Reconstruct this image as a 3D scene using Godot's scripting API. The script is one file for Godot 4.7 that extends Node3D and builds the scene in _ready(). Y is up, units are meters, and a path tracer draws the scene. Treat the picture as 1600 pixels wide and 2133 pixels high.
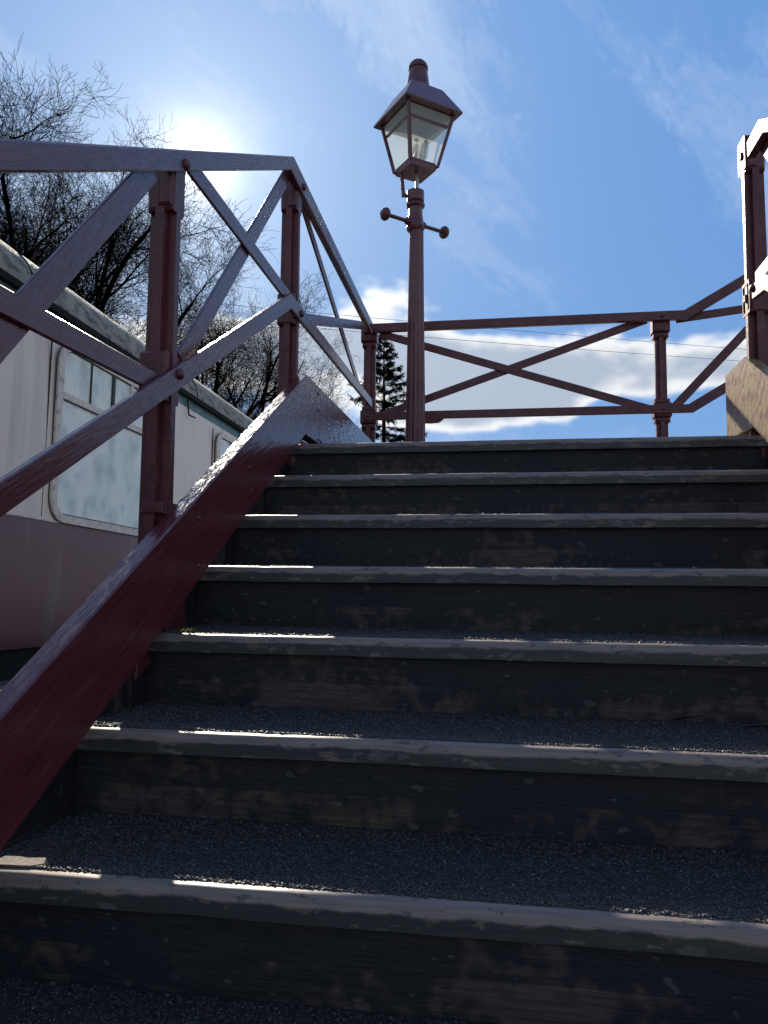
extends Node3D
# A flight of station footbridge stairs seen from low down, against the sun. Metres, y up, the flight climbs towards -z.

const RISE := 0.17
const GOING := 0.30125
const SLOPE := 0.5643
const LANDING_Y := 1.038
const XL := -0.81          # inner face of the left string
const XR := 0.905          # inner face of the right string
const SUN_AZ := 23.6      # degrees left of -z
const SUN_EL := 28.45

var rng := RandomNumberGenerator.new()
var M := {}
var used := {}

# ------------------------------------------------------------------ mesh building
class MB:
	var v := PackedVector3Array()
	var n := PackedVector3Array()
	var t := PackedVector2Array()
	func tri(a: Vector3, b: Vector3, c: Vector3, na: Vector3, nb: Vector3, nc: Vector3, ta := Vector2.ZERO, tb := Vector2.ZERO, tc := Vector2.ZERO) -> void:
		if (b - a).cross(c - a).dot(na + nb + nc) > 0.0:
			v.append(a); v.append(c); v.append(b)
			n.append(na); n.append(nc); n.append(nb)
			t.append(ta); t.append(tc); t.append(tb)
		else:
			v.append(a); v.append(b); v.append(c)
			n.append(na); n.append(nb); n.append(nc)
			t.append(ta); t.append(tb); t.append(tc)
	func quad(a: Vector3, b: Vector3, c: Vector3, d: Vector3, nn: Vector3, ta := Vector2.ZERO, tb := Vector2.ZERO, tc := Vector2.ZERO, td := Vector2.ZERO) -> void:
		tri(a, b, c, nn, nn, nn, ta, tb, tc)
		tri(a, c, d, nn, nn, nn, ta, tc, td)
	func squad(a: Vector3, b: Vector3, c: Vector3, d: Vector3, na: Vector3, nb: Vector3, nc: Vector3, nd: Vector3, ta := Vector2.ZERO, tb := Vector2.ZERO, tc := Vector2.ZERO, td := Vector2.ZERO) -> void:
		tri(a, b, c, na, nb, nc, ta, tb, tc)
		tri(a, c, d, na, nc, nd, ta, tc, td)
	# polygon in the frame's xy, extruded along its z from t0 to t1, edges bevelled
	func prism(poly: PackedVector2Array, f: Transform3D, t0: float, t1: float, bev := 0.002, turn := 0.0) -> void:
		var p := poly
		if not Geometry2D.is_polygon_clockwise(p):
			p = p.duplicate(); p.reverse()
		var k := p.size()
		var ins := PackedVector2Array()
		var seg := PackedVector2Array()
		for i in k:
			var e := (p[(i + 1) % k] - p[i]).normalized()
			seg.append(Vector2(-e.y, e.x) * (1.0 if Geometry2D.is_polygon_clockwise(p) else -1.0))
		var cw_test := (p[0] + p[1]) * 0.5 + seg[0] * 1e-4
		if Geometry2D.is_point_in_polygon(cw_test, p):
			for i in k: seg[i] = -seg[i]
		for i in k:
			var a := seg[(i + k - 1) % k]
			var b := seg[i]
			var s := a + b
			var m := s / maxf(0.25, s.length_squared() * 0.5)
			ins.append(p[i] - m * bev)
		var idx := Geometry2D.triangulate_polygon(ins)
		var rot := Transform2D(turn, Vector2.ZERO)
		for side in 2:
			var z := t0 if side == 0 else t1
			var nn := (f.basis * Vector3(0, 0, -1.0 if side == 0 else 1.0)).normalized()
			for i in range(0, idx.size(), 3):
				var q := [ins[idx[i]], ins[idx[i + 1]], ins[idx[i + 2]]]
				tri(f * Vector3(q[0].x, q[0].y, z), f * Vector3(q[1].x, q[1].y, z), f * Vector3(q[2].x, q[2].y, z), nn, nn, nn, rot * q[0], rot * q[1], rot * q[2])
		var per := 0.0
		for i in k:
			var j := (i + 1) % k
			var l := p[i].distance_to(p[j])
			var nn2 := seg[i]
			var n3 := (f.basis * Vector3(nn2.x, nn2.y, 0)).normalized()
			quad(f * Vector3(p[i].x, p[i].y, t0 + bev), f * Vector3(p[j].x, p[j].y, t0 + bev), f * Vector3(p[j].x, p[j].y, t1 - bev), f * Vector3(p[i].x, p[i].y, t1 - bev), n3,
				Vector2(per, t0), Vector2(per + l, t0), Vector2(per + l, t1), Vector2(per, t1))
			for side in 2:
				var s := -1.0 if side == 0 else 1.0
				var za := t0 if side == 0 else t1
				var nb := (f.basis * Vector3(nn2.x, nn2.y, s)).normalized()
				quad(f * Vector3(ins[i].x, ins[i].y, za), f * Vector3(ins[j].x, ins[j].y, za), f * Vector3(p[j].x, p[j].y, za - s * bev), f * Vector3(p[i].x, p[i].y, za - s * bev), nb,
					Vector2(per, za), Vector2(per + l, za), Vector2(per + l, za - s * bev), Vector2(per, za - s * bev))
			per += l
	func box(c: Vector3, s: Vector3, bev := 0.002, b := Basis()) -> void:
		var h := s * 0.5
		prism(PackedVector2Array([Vector2(-h.x, -h.y), Vector2(h.x, -h.y), Vector2(h.x, h.y), Vector2(-h.x, h.y)]), Transform3D(b, c), -h.z, h.z, bev)
	func frame_of(a: Vector3, b: Vector3) -> Transform3D:
		var d := (b - a).normalized()
		var u := Vector3.UP if absf(d.y) < 0.95 else Vector3.RIGHT
		var x := u.cross(d).normalized()
		return Transform3D(Basis(x, d.cross(x).normalized(), d), a)
	# rings: [distance along, radius]
	func lathe(a: Vector3, dir: Vector3, rings: Array, seg := 20, flutes := 0) -> void:
		var f := frame_of(a, a + dir)
		var k := rings.size()
		for i in k - 1:
			var r0: Array = rings[i]
			var r1: Array = rings[i + 1]
			var dl: float = r1[0] - r0[0]
			var dr: float = r1[1] - r0[1]
			var sl := Vector2(dl, -dr).normalized()
			for j in seg:
				var a0 := TAU * j / seg
				var a1 := TAU * (j + 1) / seg
				var c0 := Vector3(cos(a0), sin(a0), 0)
				var c1 := Vector3(cos(a1), sin(a1), 0)
				var n0 := (f.basis * (c0 * sl.x + Vector3(0, 0, sl.y))).normalized()
				var n1 := (f.basis * (c1 * sl.x + Vector3(0, 0, sl.y))).normalized()
				var m0 := 1.0
				var m1 := 1.0
				if flutes > 0:
					m0 = 0.97 + 0.045 * cos(a0 * flutes)
					m1 = 0.97 + 0.045 * cos(a1 * flutes)
					var q0 := -0.045 * flutes * sin(a0 * flutes)
					var q1 := -0.045 * flutes * sin(a1 * flutes)
					n0 = (f.basis * (c0 * m0 - Vector3(-sin(a0), cos(a0), 0) * q0)).normalized()
					n1 = (f.basis * (c1 * m1 - Vector3(-sin(a1), cos(a1), 0) * q1)).normalized()
				var p00: Vector3 = f * (c0 * r0[1] * m0 + Vector3(0, 0, r0[0]))
				var p10: Vector3 = f * (c1 * r0[1] * m1 + Vector3(0, 0, r0[0]))
				var p11: Vector3 = f * (c1 * r1[1] * m1 + Vector3(0, 0, r1[0]))
				var p01: Vector3 = f * (c0 * r1[1] * m0 + Vector3(0, 0, r1[0]))
				squad(p00, p10, p11, p01, n0, n1, n1, n0, Vector2(a0 * 0.1, r0[0]), Vector2(a1 * 0.1, r0[0]), Vector2(a1 * 0.1, r1[0]), Vector2(a0 * 0.1, r1[0]))
		for e in 2:
			var rr: Array = rings[0] if e == 0 else rings[k - 1]
			if rr[1] < 0.0005: continue
			var nn := (f.basis * Vector3(0, 0, -1.0 if e == 0 else 1.0))
			for j in seg:
				var a0 := TAU * j / seg
				var a1 := TAU * (j + 1) / seg
				tri(f * Vector3(0, 0, rr[0]), f * Vector3(cos(a0) * rr[1], sin(a0) * rr[1], rr[0]), f * Vector3(cos(a1) * rr[1], sin(a1) * rr[1], rr[0]), nn, nn, nn)
	func tube(a: Vector3, b: Vector3, r0: float, r1: float, seg := 12) -> void:
		lathe(a, (b - a).normalized(), [[0.0, r0], [a.distance_to(b), r1]], seg)
	# thin tapering limb without caps, given its points and radii
	func limb(pts: PackedVector3Array, rad: PackedFloat32Array, seg := 3) -> void:
		var k := pts.size()
		var prev_p := PackedVector3Array()
		var prev_n := PackedVector3Array()
		for i in k:
			var d := (pts[mini(i + 1, k - 1)] - pts[maxi(i - 1, 0)]).normalized()
			var u := Vector3.UP if absf(d.y) < 0.9 else Vector3.RIGHT
			var x := u.cross(d).normalized()
			var y := d.cross(x)
			var cp := PackedVector3Array()
			var cn := PackedVector3Array()
			for j in seg:
				var an := TAU * j / seg
				var nn := x * cos(an) + y * sin(an)
				cn.append(nn); cp.append(pts[i] + nn * rad[i])
			if i > 0:
				for j in seg:
					var j2 := (j + 1) % seg
					v.append(prev_p[j]); v.append(prev_p[j2]); v.append(cp[j2])
					v.append(prev_p[j]); v.append(cp[j2]); v.append(cp[j])
					n.append(prev_n[j]); n.append(prev_n[j2]); n.append(cn[j2])
					n.append(prev_n[j]); n.append(cn[j2]); n.append(cn[j])
			prev_p = cp; prev_n = cn
	func into(m: ArrayMesh, mat: Material) -> ArrayMesh:
		var arr := []
		arr.resize(Mesh.ARRAY_MAX)
		arr[Mesh.ARRAY_VERTEX] = v
		arr[Mesh.ARRAY_NORMAL] = n
		if t.size() == v.size():
			arr[Mesh.ARRAY_TEX_UV] = t
		m.add_surface_from_arrays(Mesh.PRIMITIVE_TRIANGLES, arr)
		m.surface_set_material(m.get_surface_count() - 1, mat)
		return m
	func mesh(mat: Material) -> ArrayMesh:
		return into(ArrayMesh.new(), mat)

# ------------------------------------------------------------------ nodes
func numbered(called: String) -> String:
	var k: int = used.get(called, 0)
	used[called] = k + 1
	return called if k == 0 else "%s_%03d" % [called, k]

func thing(called: String, label: String, category: String, at := Vector3.ZERO, group := "") -> Node3D:
	var o := Node3D.new()
	o.name = numbered(called)
	add_child(o)
	o.position = at
	o.set_meta("label", label)
	o.set_meta("category", category)
	if group: o.set_meta("group", group)
	return o

func put(called: String, mb: MB, mat: Material, parent: Node3D) -> MeshInstance3D:
	return put_mesh(called, mb.mesh(mat), parent)

func put_mesh(called: String, m: Mesh, parent: Node3D) -> MeshInstance3D:
	var o := MeshInstance3D.new()
	o.name = called
	o.mesh = m
	parent.add_child(o, true)
	return o

func group_node(called: String, parent: Node3D) -> Node3D:
	var o := Node3D.new()
	o.name = called
	parent.add_child(o, true)
	return o

func structure(called: String, mb: MB, mat: Material) -> MeshInstance3D:
	var o := MeshInstance3D.new()
	o.name = called
	o.mesh = mb.mesh(mat)
	add_child(o)
	o.set_meta("kind", "structure")
	return o

# ------------------------------------------------------------------ materials
func lin(r: float, g: float, b: float) -> Color:
	return Color(r, g, b).linear_to_srgb()

func noise_tex(freq: float, size: int, ramp: Array, oct := 4, sd := 1, kind := FastNoiseLite.TYPE_SIMPLEX_SMOOTH) -> NoiseTexture2D:
	var nz := FastNoiseLite.new()
	nz.noise_type = kind
	nz.seed = sd
	nz.frequency = freq
	nz.fractal_octaves = oct
	var t := NoiseTexture2D.new()
	t.width = size; t.height = size
	t.seamless = true
	t.noise = nz
	if ramp:
		var g := Gradient.new()
		var off := PackedFloat32Array()
		var col := PackedColorArray()
		for e in ramp:
			off.append(e[0]); col.append(e[1])
		g.offsets = off; g.colors = col
		t.color_ramp = g
	return t

func bump_tex(freq: float, size: int, strength: float, oct := 4, sd := 1) -> NoiseTexture2D:
	var t := noise_tex(freq, size, [], oct, sd)
	t.as_normal_map = true
	t.bump_strength = strength
	return t

func paint(albedo_ramp: Array, rough: float, scale: Vector3, bump: Texture2D, bump_amount: float, sd := 3, tri := false, spec := 0.5) -> StandardMaterial3D:
	var m := StandardMaterial3D.new()
	m.albedo_texture = noise_tex(0.012, 512, albedo_ramp, 5, sd)
	m.roughness = rough
	m.metallic_specular = spec
	m.uv1_scale = scale
	if tri:
		m.uv1_triplanar = true
	if bump:
		m.normal_enabled = true
		m.normal_texture = bump
		m.normal_scale = bump_amount
	return m

func flat(c: Color, rough := 0.6, spec := 0.5) -> StandardMaterial3D:
	var m := StandardMaterial3D.new()
	m.albedo_color = c
	m.roughness = rough
	m.metallic_specular = spec
	return m

func riser_image(sd: int) -> ImageTexture:
	# black-green paint with dull brown mud and worn patches; each patch has its own outline
	var w := 768
	var h := 96
	var patch := FastNoiseLite.new(); patch.seed = sd; patch.frequency = 0.022; patch.fractal_octaves = 5; patch.fractal_gain = 0.6
	var grain := FastNoiseLite.new(); grain.seed = sd + 7; grain.frequency = 0.09; grain.fractal_octaves = 3
	var big := FastNoiseLite.new(); big.seed = sd + 13; big.frequency = 0.0035; big.fractal_octaves = 2
	var spot := FastNoiseLite.new(); spot.seed = sd + 21; spot.frequency = 0.05; spot.fractal_octaves = 2
	var im := Image.create(w, h, false, Image.FORMAT_RGB8)
	for y in h:
		var low := float(y) / h
		for x in w:
			var gr := grain.get_noise_2d(x * 0.12, y * 1.6) * 0.5 + 0.5
			var c := Vector3(0.011, 0.012, 0.012).lerp(Vector3(0.026, 0.025, 0.023), gr)
			var bg := big.get_noise_2d(x, y)
			c = c.lerp(Vector3(0.014, 0.014, 0.022), clampf(bg * 1.6 + 0.2, 0.0, 0.7))
			var p := patch.get_noise_2d(x * 0.8, y * 0.9) * 0.55 + spot.get_noise_2d(x * 1.3, y * 0.7 + 400.0) * 0.3 + big.get_noise_2d(x + 300.0, 50.0) * 0.6
			var edge := 0.0 if low > 0.45 else 0.34
			if low > 0.92: edge = 0.2
			var k := clampf((p - edge + 0.10) / 0.45, 0.0, 1.0)
			if k > 0.0:
				var mud := Vector3(0.080, 0.056, 0.051).lerp(Vector3(0.072, 0.056, 0.036), clampf(big.get_noise_2d(x + 900.0, y) * 1.6 - 0.1, 0.0, 1.0))
				c = c.lerp(mud * (0.45 + 1.0 * gr), k * 0.75 + (0.1 if k > 0.35 else 0.0))
			if spot.get_noise_2d(x * 0.8, y * 0.9) > 0.64:
				c = c.lerp(Vector3(0.10, 0.10, 0.09), 0.45)
			im.set_pixel(x, y, Color(c.x, c.y, c.z).linear_to_srgb())
	return ImageTexture.create_from_image(im)

func nosing_image(sd: int) -> ImageTexture:
	# timber nosing: dark paint left on the face, trodden bare along the arris; ragged edge between the two
	var w := 1024
	var h := 64
	var rag := FastNoiseLite.new(); rag.seed = sd; rag.frequency = 0.02; rag.fractal_octaves = 5; rag.fractal_gain = 0.6
	var grain := FastNoiseLite.new(); grain.seed = sd + 5; grain.frequency = 0.08; grain.fractal_octaves = 4
	var lich := FastNoiseLite.new(); lich.seed = sd + 9; lich.frequency = 0.03; lich.fractal_octaves = 3
	var im := Image.create(w, h, false, Image.FORMAT_RGB8)
	for y in h:
		var v := (y + 0.5) / h
		for x in w:
			var gr := grain.get_noise_2d(x * 0.10, y * 1.3) * 0.5 + 0.5
			var bare := Vector3(0.105, 0.078, 0.066).lerp(Vector3(0.235, 0.180, 0.150), gr)
			var coat := Vector3(0.015, 0.018, 0.018).lerp(Vector3(0.040, 0.040, 0.038), gr)
			var line := 0.62 + rag.get_noise_2d(x * 0.7, 7.0) * 0.10
			var fleck := rag.get_noise_2d(x, y * 2.0 + 60.0)
			var k := clampf((line - v) / 0.05 + 0.5, 0.0, 1.0)
			if fleck > 0.34: k = maxf(k, 0.55) if v > 0.62 else k
			if fleck < -0.36: k *= 0.35
			var c := coat.lerp(bare, k)
			if lich.get_noise_2d(x * 0.6, y * 1.1) > 0.42: c = c.lerp(Vector3(0.12, 0.125, 0.11), 0.4)
			im.set_pixel(x, y, Color(c.x, c.y, c.z).linear_to_srgb())
	return ImageTexture.create_from_image(im)

func streak_image(base: Vector3, dirt: Vector3, alt: Vector3, sd: int, amount: float) -> ImageTexture:
	# rain streaks and stains on painted steel: narrow vertical runs, blotches
	var w := 640
	var h := 320
	var run := FastNoiseLite.new(); run.seed = sd; run.frequency = 0.03; run.fractal_octaves = 4
	var blot := FastNoiseLite.new(); blot.seed = sd + 3; blot.frequency = 0.008; blot.fractal_octaves = 5
	var im := Image.create(w, h, false, Image.FORMAT_RGB8)
	for y in h:
		for x in w:
			var r := run.get_noise_2d(x, y * 0.06)
			var b := blot.get_noise_2d(x, y * 0.7)
			var c := base.lerp(alt, clampf(b * 1.3 + 0.35, 0.0, 1.0) * 0.5)
			c = c.lerp(dirt, clampf((r - 0.08) * 3.0, 0.0, 1.0) * amount * clampf(0.6 + b, 0.0, 1.0))
			im.set_pixel(x, y, Color(c.x, c.y, c.z).linear_to_srgb())
	return ImageTexture.create_from_image(im)

func make_materials() -> void:
	var brush := bump_tex(0.02, 512, 4.0, 4, 5)
	var rough_n := bump_tex(0.05, 512, 6.0, 4, 9)
	var maroon := [[0.0, lin(0.050, 0.013, 0.015)], [0.32, lin(0.088, 0.016, 0.020)], [0.7, lin(0.102, 0.020, 0.024)], [1.0, lin(0.135, 0.042, 0.040)]]
	var gloss := noise_tex(0.02, 512, [[0.0, Color(0.45, 0.45, 0.45)], [0.45, Color(0.62, 0.62, 0.62)], [0.75, Color(0.72, 0.72, 0.72)], [1.0, Color(1, 1, 1)]], 5, 8)
	M.string_paint = paint(maroon, 0.33, Vector3(0.7, 9.0, 1), brush, 0.5, 3)
	M.string_paint.roughness_texture = gloss
	var iron := [[0.0, lin(0.034, 0.010, 0.012)], [0.3, lin(0.078, 0.015, 0.020)], [0.7, lin(0.094, 0.021, 0.027)], [1.0, lin(0.135, 0.052, 0.056)]]
	M.rail_paint = paint(iron, 0.42, Vector3(0.9, 11.0, 1), brush, 0.36, 11, false, 0.6)
	M.rail_paint.roughness_texture = gloss
	M.worn_rail_paint = paint(iron, 0.46, Vector3(0.9, 11.0, 1), brush, 0.25, 13)
	M.post_paint = paint(iron, 0.4, Vector3(1.5, 1.5, 1.5), rough_n, 0.10, 17, true, 0.45)
	M.far_paint = M.post_paint
	M.lamp_paint = paint(iron, 0.3, Vector3(2, 2, 2), rough_n, 0.12, 23, true)
	# the board on the sunny side: the same maroon under a growth of yellow-green algae and dust, in patches
	M.algae_paint = paint([[0.0, maroon[1][1]], [0.22, maroon[2][1]], [0.36, lin(0.135, 0.060, 0.037)], [0.5, lin(0.185, 0.120, 0.056)], [0.68, lin(0.195, 0.142, 0.058)], [0.84, lin(0.18, 0.145, 0.046)], [1.0, lin(0.23, 0.165, 0.09)]], 0.33, Vector3(4.5, 2.4, 1), brush, 0.2, 29)
	M.under_paint = M.string_paint
	M.bolt = flat(lin(0.066, 0.014, 0.018), 0.4)
	M.riser = []
	for i in 4:
		var m := StandardMaterial3D.new()
		m.albedo_texture = riser_image(40 + i * 17)
		m.roughness = 0.62
		m.metallic_specular = 0.35
		m.normal_enabled = true
		m.normal_texture = rough_n
		m.normal_scale = 0.35
		M.riser.append(m)
	M.nosing = []
	for i in 3:
		var m := StandardMaterial3D.new()
		m.albedo_texture = nosing_image(140 + i * 19)
		m.roughness = 0.5
		m.normal_enabled = true
		m.normal_texture = brush
		m.normal_scale = 0.25
		M.nosing.append(m)
	M.nosing_face = M.riser[0]
	M.asphalt = paint([[0.0, lin(0.009, 0.009, 0.010)], [0.5, lin(0.024, 0.023, 0.024)], [1.0, lin(0.05, 0.046, 0.042)]], 0.55, Vector3(9, 9, 9), bump_tex(0.12, 512, 12.0, 3, 51), 1.0, 53, true, 0.4)
	M.grit = flat(lin(0.038, 0.036, 0.036), 0.55, 0.5)
	M.grit_pale = flat(lin(0.17, 0.165, 0.15), 0.5, 0.5)
	M.bare_wood = paint([[0.0, lin(0.05, 0.04, 0.03)], [0.5, lin(0.17, 0.13, 0.095)], [1.0, lin(0.28, 0.23, 0.17)]], 0.75, Vector3(14, 14, 14), rough_n, 0.8, 113, true)
	M.moss = flat(lin(0.10, 0.10, 0.02), 0.9, 0.2)
	# carriage
	M.cream = StandardMaterial3D.new()
	M.cream.albedo_texture = streak_image(Vector3(0.68, 0.58, 0.475), Vector3(0.38, 0.30, 0.235), Vector3(0.71, 0.575, 0.495), 61, 0.45)
	M.cream.uv1_scale = Vector3(0.22, 0.45, 1); M.cream.roughness = 0.5
	M.cream.normal_enabled = true; M.cream.normal_texture = bump_tex(0.006, 256, 3.0, 2, 63); M.cream.normal_scale = 0.25
	M.coach_red = StandardMaterial3D.new()
	M.coach_red.albedo_texture = streak_image(Vector3(0.128, 0.040, 0.040), Vector3(0.125, 0.092, 0.074), Vector3(0.145, 0.062, 0.060), 67, 1.0)
	M.coach_red.uv1_scale = Vector3(0.3, 0.6, 1); M.coach_red.roughness = 0.42
	M.coach_red.normal_enabled = true; M.coach_red.normal_texture = M.cream.normal_texture; M.coach_red.normal_scale = 0.25
	M.coach_pane = StandardMaterial3D.new()
	M.coach_pane.albedo_texture = noise_tex(0.009, 512, [[0.0, lin(0.40, 0.42, 0.38)], [0.4, lin(0.64, 0.67, 0.59)], [0.65, lin(0.75, 0.75, 0.64)], [0.85, lin(0.66, 0.67, 0.64)], [1.0, lin(0.46, 0.47, 0.41)]], 5, 71)
	M.coach_pane.uv1_scale = Vector3(0.7, 0.5, 1); M.coach_pane.roughness = 0.3
	M.coach_frame = paint([[0.0, lin(0.24, 0.20, 0.16)], [0.35, lin(0.54, 0.46, 0.38)], [1.0, lin(0.66, 0.57, 0.47)]], 0.5, Vector3(2, 2, 2), rough_n, 0.2, 73, true)
	M.coach_green = paint([[0.0, lin(0.03, 0.07, 0.065)], [0.5, lin(0.055, 0.12, 0.105)], [1.0, lin(0.09, 0.15, 0.13)]], 0.45, Vector3(1, 1, 1), rough_n, 0.15, 79, true)
	M.coach_roof = paint([[0.0, lin(0.05, 0.055, 0.055)], [0.28, lin(0.06, 0.06, 0.052)], [0.36, lin(0.17, 0.158, 0.125)], [0.58, lin(0.24, 0.22, 0.175)], [0.72, lin(0.27, 0.23, 0.155)], [1.0, lin(0.36, 0.34, 0.29)]], 0.8, Vector3(1.9, 1.9, 1.1), rough_n, 0.4, 83, true)
	M.coach_dark = flat(lin(0.012, 0.013, 0.013), 0.85, 0.25)
	M.rubber = flat(lin(0.02, 0.02, 0.022), 0.6)
	M.steel = flat(lin(0.10, 0.085, 0.075), 0.5)
	# lamp glass: dusty panes
	M.lamp_pane = StandardMaterial3D.new()
	M.lamp_pane.transparency = BaseMaterial3D.TRANSPARENCY_ALPHA
	M.lamp_pane.albedo_color = Color(lin(0.62, 0.70, 0.66), 0.42)
	M.lamp_pane.roughness = 0.28
	M.lamp_pane.backlight_enabled = true
	M.lamp_pane.backlight = lin(0.6, 0.66, 0.62)
	M.mantle = flat(lin(0.62, 0.63, 0.58), 0.7)
	M.mantle.backlight_enabled = true
	M.mantle.backlight = lin(0.5, 0.5, 0.45)
	M.pipe = flat(lin(0.32, 0.31, 0.29), 0.35)
	# vegetation, ground
	M.bark = paint([[0.0, lin(0.030, 0.026, 0.022)], [0.5, lin(0.055, 0.047, 0.038)], [1.0, lin(0.075, 0.072, 0.055)]], 0.9, Vector3(1.2, 1.2, 1.2), null, 0.0, 89, true, 0.2)
	M.twig = flat(lin(0.036, 0.029, 0.025), 0.95, 0.1)
	M.spruce_bark = flat(lin(0.05, 0.042, 0.035), 0.9, 0.2)
	M.needle = flat(lin(0.022, 0.042, 0.024), 0.7, 0.3)
	M.needle.backlight_enabled = true
	M.needle.backlight = lin(0.02, 0.035, 0.012)
	M.platform = paint([[0.0, lin(0.22, 0.21, 0.19)], [0.5, lin(0.29, 0.275, 0.25)], [1.0, lin(0.35, 0.335, 0.31)]], 0.9, Vector3(1.5, 1.5, 1.5), rough_n, 0.5, 97, true)
	M.slab = paint([[0.0, lin(0.18, 0.175, 0.165)], [1.0, lin(0.30, 0.29, 0.27)]], 0.9, Vector3(1, 1, 1), rough_n, 0.3, 101, true)
	M.grass = paint([[0.0, lin(0.04, 0.06, 0.02)], [0.5, lin(0.07, 0.09, 0.03)], [1.0, lin(0.11, 0.11, 0.05)]], 0.95, Vector3(0.2, 0.2, 0.2), null, 0.0, 103, true, 0.2)
	M.ballast = paint([[0.0, lin(0.06, 0.055, 0.05)], [0.5, lin(0.14, 0.13, 0.12)], [1.0, lin(0.24, 0.22, 0.20)]], 0.95, Vector3(6, 6, 6), rough_n, 1.0, 107, true)
	M.pole_wood = flat(lin(0.09, 0.07, 0.055), 0.9)
	M.straw = flat(lin(0.45, 0.38, 0.24), 0.8)
	M.wire = flat(lin(0.03, 0.03, 0.032), 0.5)

# ------------------------------------------------------------------ sky
func sky_texture() -> ImageTexture:
	var w := 2048
	var h := 1024
	var sun := sun_dir()
	var cum := FastNoiseLite.new(); cum.seed = 12; cum.frequency = 0.055; cum.fractal_octaves = 7; cum.fractal_gain = 0.56
	var wisp := FastNoiseLite.new(); wisp.seed = 5; wisp.frequency = 0.026; wisp.fractal_octaves = 6; wisp.fractal_gain = 0.55; wisp.domain_warp_enabled = true; wisp.domain_warp_amplitude = 18.0; wisp.domain_warp_frequency = 0.02
	var data := PackedFloat32Array()
	data.resize(w * h * 3)
	# long cloud banks: azimuth, elevation, half widths, weight (degrees; azimuth from -z towards +x)
	var banks := [[-10.0, 16.6, 14.0, 3.3, 0.98], [14.0, 14.6, 9.0, 1.9, 0.80], [-3.0, 12.2, 9.0, 1.8, 0.70], [4.0, 15.0, 6.0, 2.0, 0.45], [-27.0, 14.5, 10.0, 4.5, 0.6], [20.5, 16.6, 3.0, 1.0, 0.5], [9.0, 8.0, 9.0, 1.3, 0.4]]
	# unseen cloud banks added round the rest, to brighten and whiten the skylight
	for k in 26:
		var az := 34.0 + 284.0 * (k + 0.5) / 26.0
		banks.append([az if az < 180.0 else az - 360.0, 10.0 + 11.0 * absf(sin(k * 2.4)), 11.0 + 5.0 * sin(k * 1.7), 3.4 + 1.6 * sin(k * 3.1 + 1.0), 0.92])
	for k in 14:  # second added ring, higher up and out of view, for whiter fill light
		var az := 40.0 + 272.0 * (k + 0.5) / 14.0
		banks.append([az if az < 180.0 else az - 360.0, 30.0 + 8.0 * sin(k * 2.1), 13.0, 4.8, 0.86])
	for y in h:
		var th := PI * (y + 0.5) / h
		var el := 90.0 - rad_to_deg(th)
		var sy := cos(th)
		var cy := sin(th)
		var near := []
		for k in banks:
			if absf(el - k[1]) < 3.0 * k[3]: near.append(k)
		if el < -0.5:
			for x in w:
				var i := (y * w + x) * 3
				data[i] = 0.095; data[i + 1] = 0.10; data[i + 2] = 0.095
			continue
		for x in w:
			var i := (y * w + x) * 3
			var a := TAU * (x + 0.5) / w
			var az := rad_to_deg(a)
			if az > 180.0: az -= 360.0
			var d := Vector3(sin(a) * cy, sy, -cos(a) * cy)
			var gam := rad_to_deg(acos(clampf(d.dot(sun), -1.0, 1.0)))
			var hor := pow(1.0 - clampf(sy, 0.0, 1.0), 5.0)
			var r := lerpf(0.100, 0.26, hor)
			var g := lerpf(0.268, 0.45, hor)
			var b := lerpf(0.610, 0.75, hor)
			var e1 := exp(-gam / 15.0)
			var e3 := exp(-gam / 5.0)
			r += e1 * 0.41 + e3 * 0.19; g += e1 * 0.40 + e3 * 0.18; b += e1 * 0.31 + e3 * 0.13
			# high thin cirrus
			var wn := wisp.get_noise_3d(d.x * 40.0 - d.y * 45.0, d.y * 110.0 + d.x * 95.0, d.z * 50.0)
			var wk := clampf(wn * 1.7 + 0.15, 0.0, 1.0) * 0.50
			var glow := exp(-gam / 18.0)
			r = lerpf(r, 0.52 + glow * 0.4, wk); g = lerpf(g, 0.64 + glow * 0.36, wk); b = lerpf(b, 0.86 + glow * 0.2, wk)
			# cumulus
			if not near.is_empty():
				var bias := -0.52
				for k in near:
					var da: float = az - k[0]
					if da > 180.0: da -= 360.0
					elif da < -180.0: da += 360.0
					var ee: float = (el - k[1]) / k[3]
					var aa: float = da / k[2]
					var q: float = aa * aa + ee * ee
					if q < 9.0: bias += k[4] * exp(-q)
				var cn := cum.get_noise_3d(d.x * 90.0, d.y * 190.0, d.z * 90.0)
				var den := bias + cn * 0.55
				if den > -0.16:
					# seen against the sun a cloud is bright at its edge and grey within; away from the sun it is lit from the front
					var cov := smoothstep(-0.14, 0.06, den)
					var front := smoothstep(35.0, 110.0, gam)
					var core := smoothstep(-0.03, 0.30, den)
					var lit := 0.84 + glow * 0.5
					var cr := lerpf(lit, lerpf(0.37 + glow * 0.2, 0.86, front), core)
					var cg := lerpf(lit * 1.01, lerpf(0.44 + glow * 0.2, 0.85, front), core)
					var cb := lerpf(lit * 1.0, lerpf(0.565 + glow * 0.18, 0.84, front), core)
					r = lerpf(r, cr, cov); g = lerpf(g, cg, cov); b = lerpf(b, cb, cov)
			var e2 := exp(-gam / 1.05)
			r += e2 * 3.4; g += e2 * 3.3; b += e2 * 3.1
			data[i] = r * 0.585; data[i + 1] = g * 0.585; data[i + 2] = b * 0.585
	var im := Image.create_from_data(w, h, false, Image.FORMAT_RGBF, data.to_byte_array())
	return ImageTexture.create_from_image(im)

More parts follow.
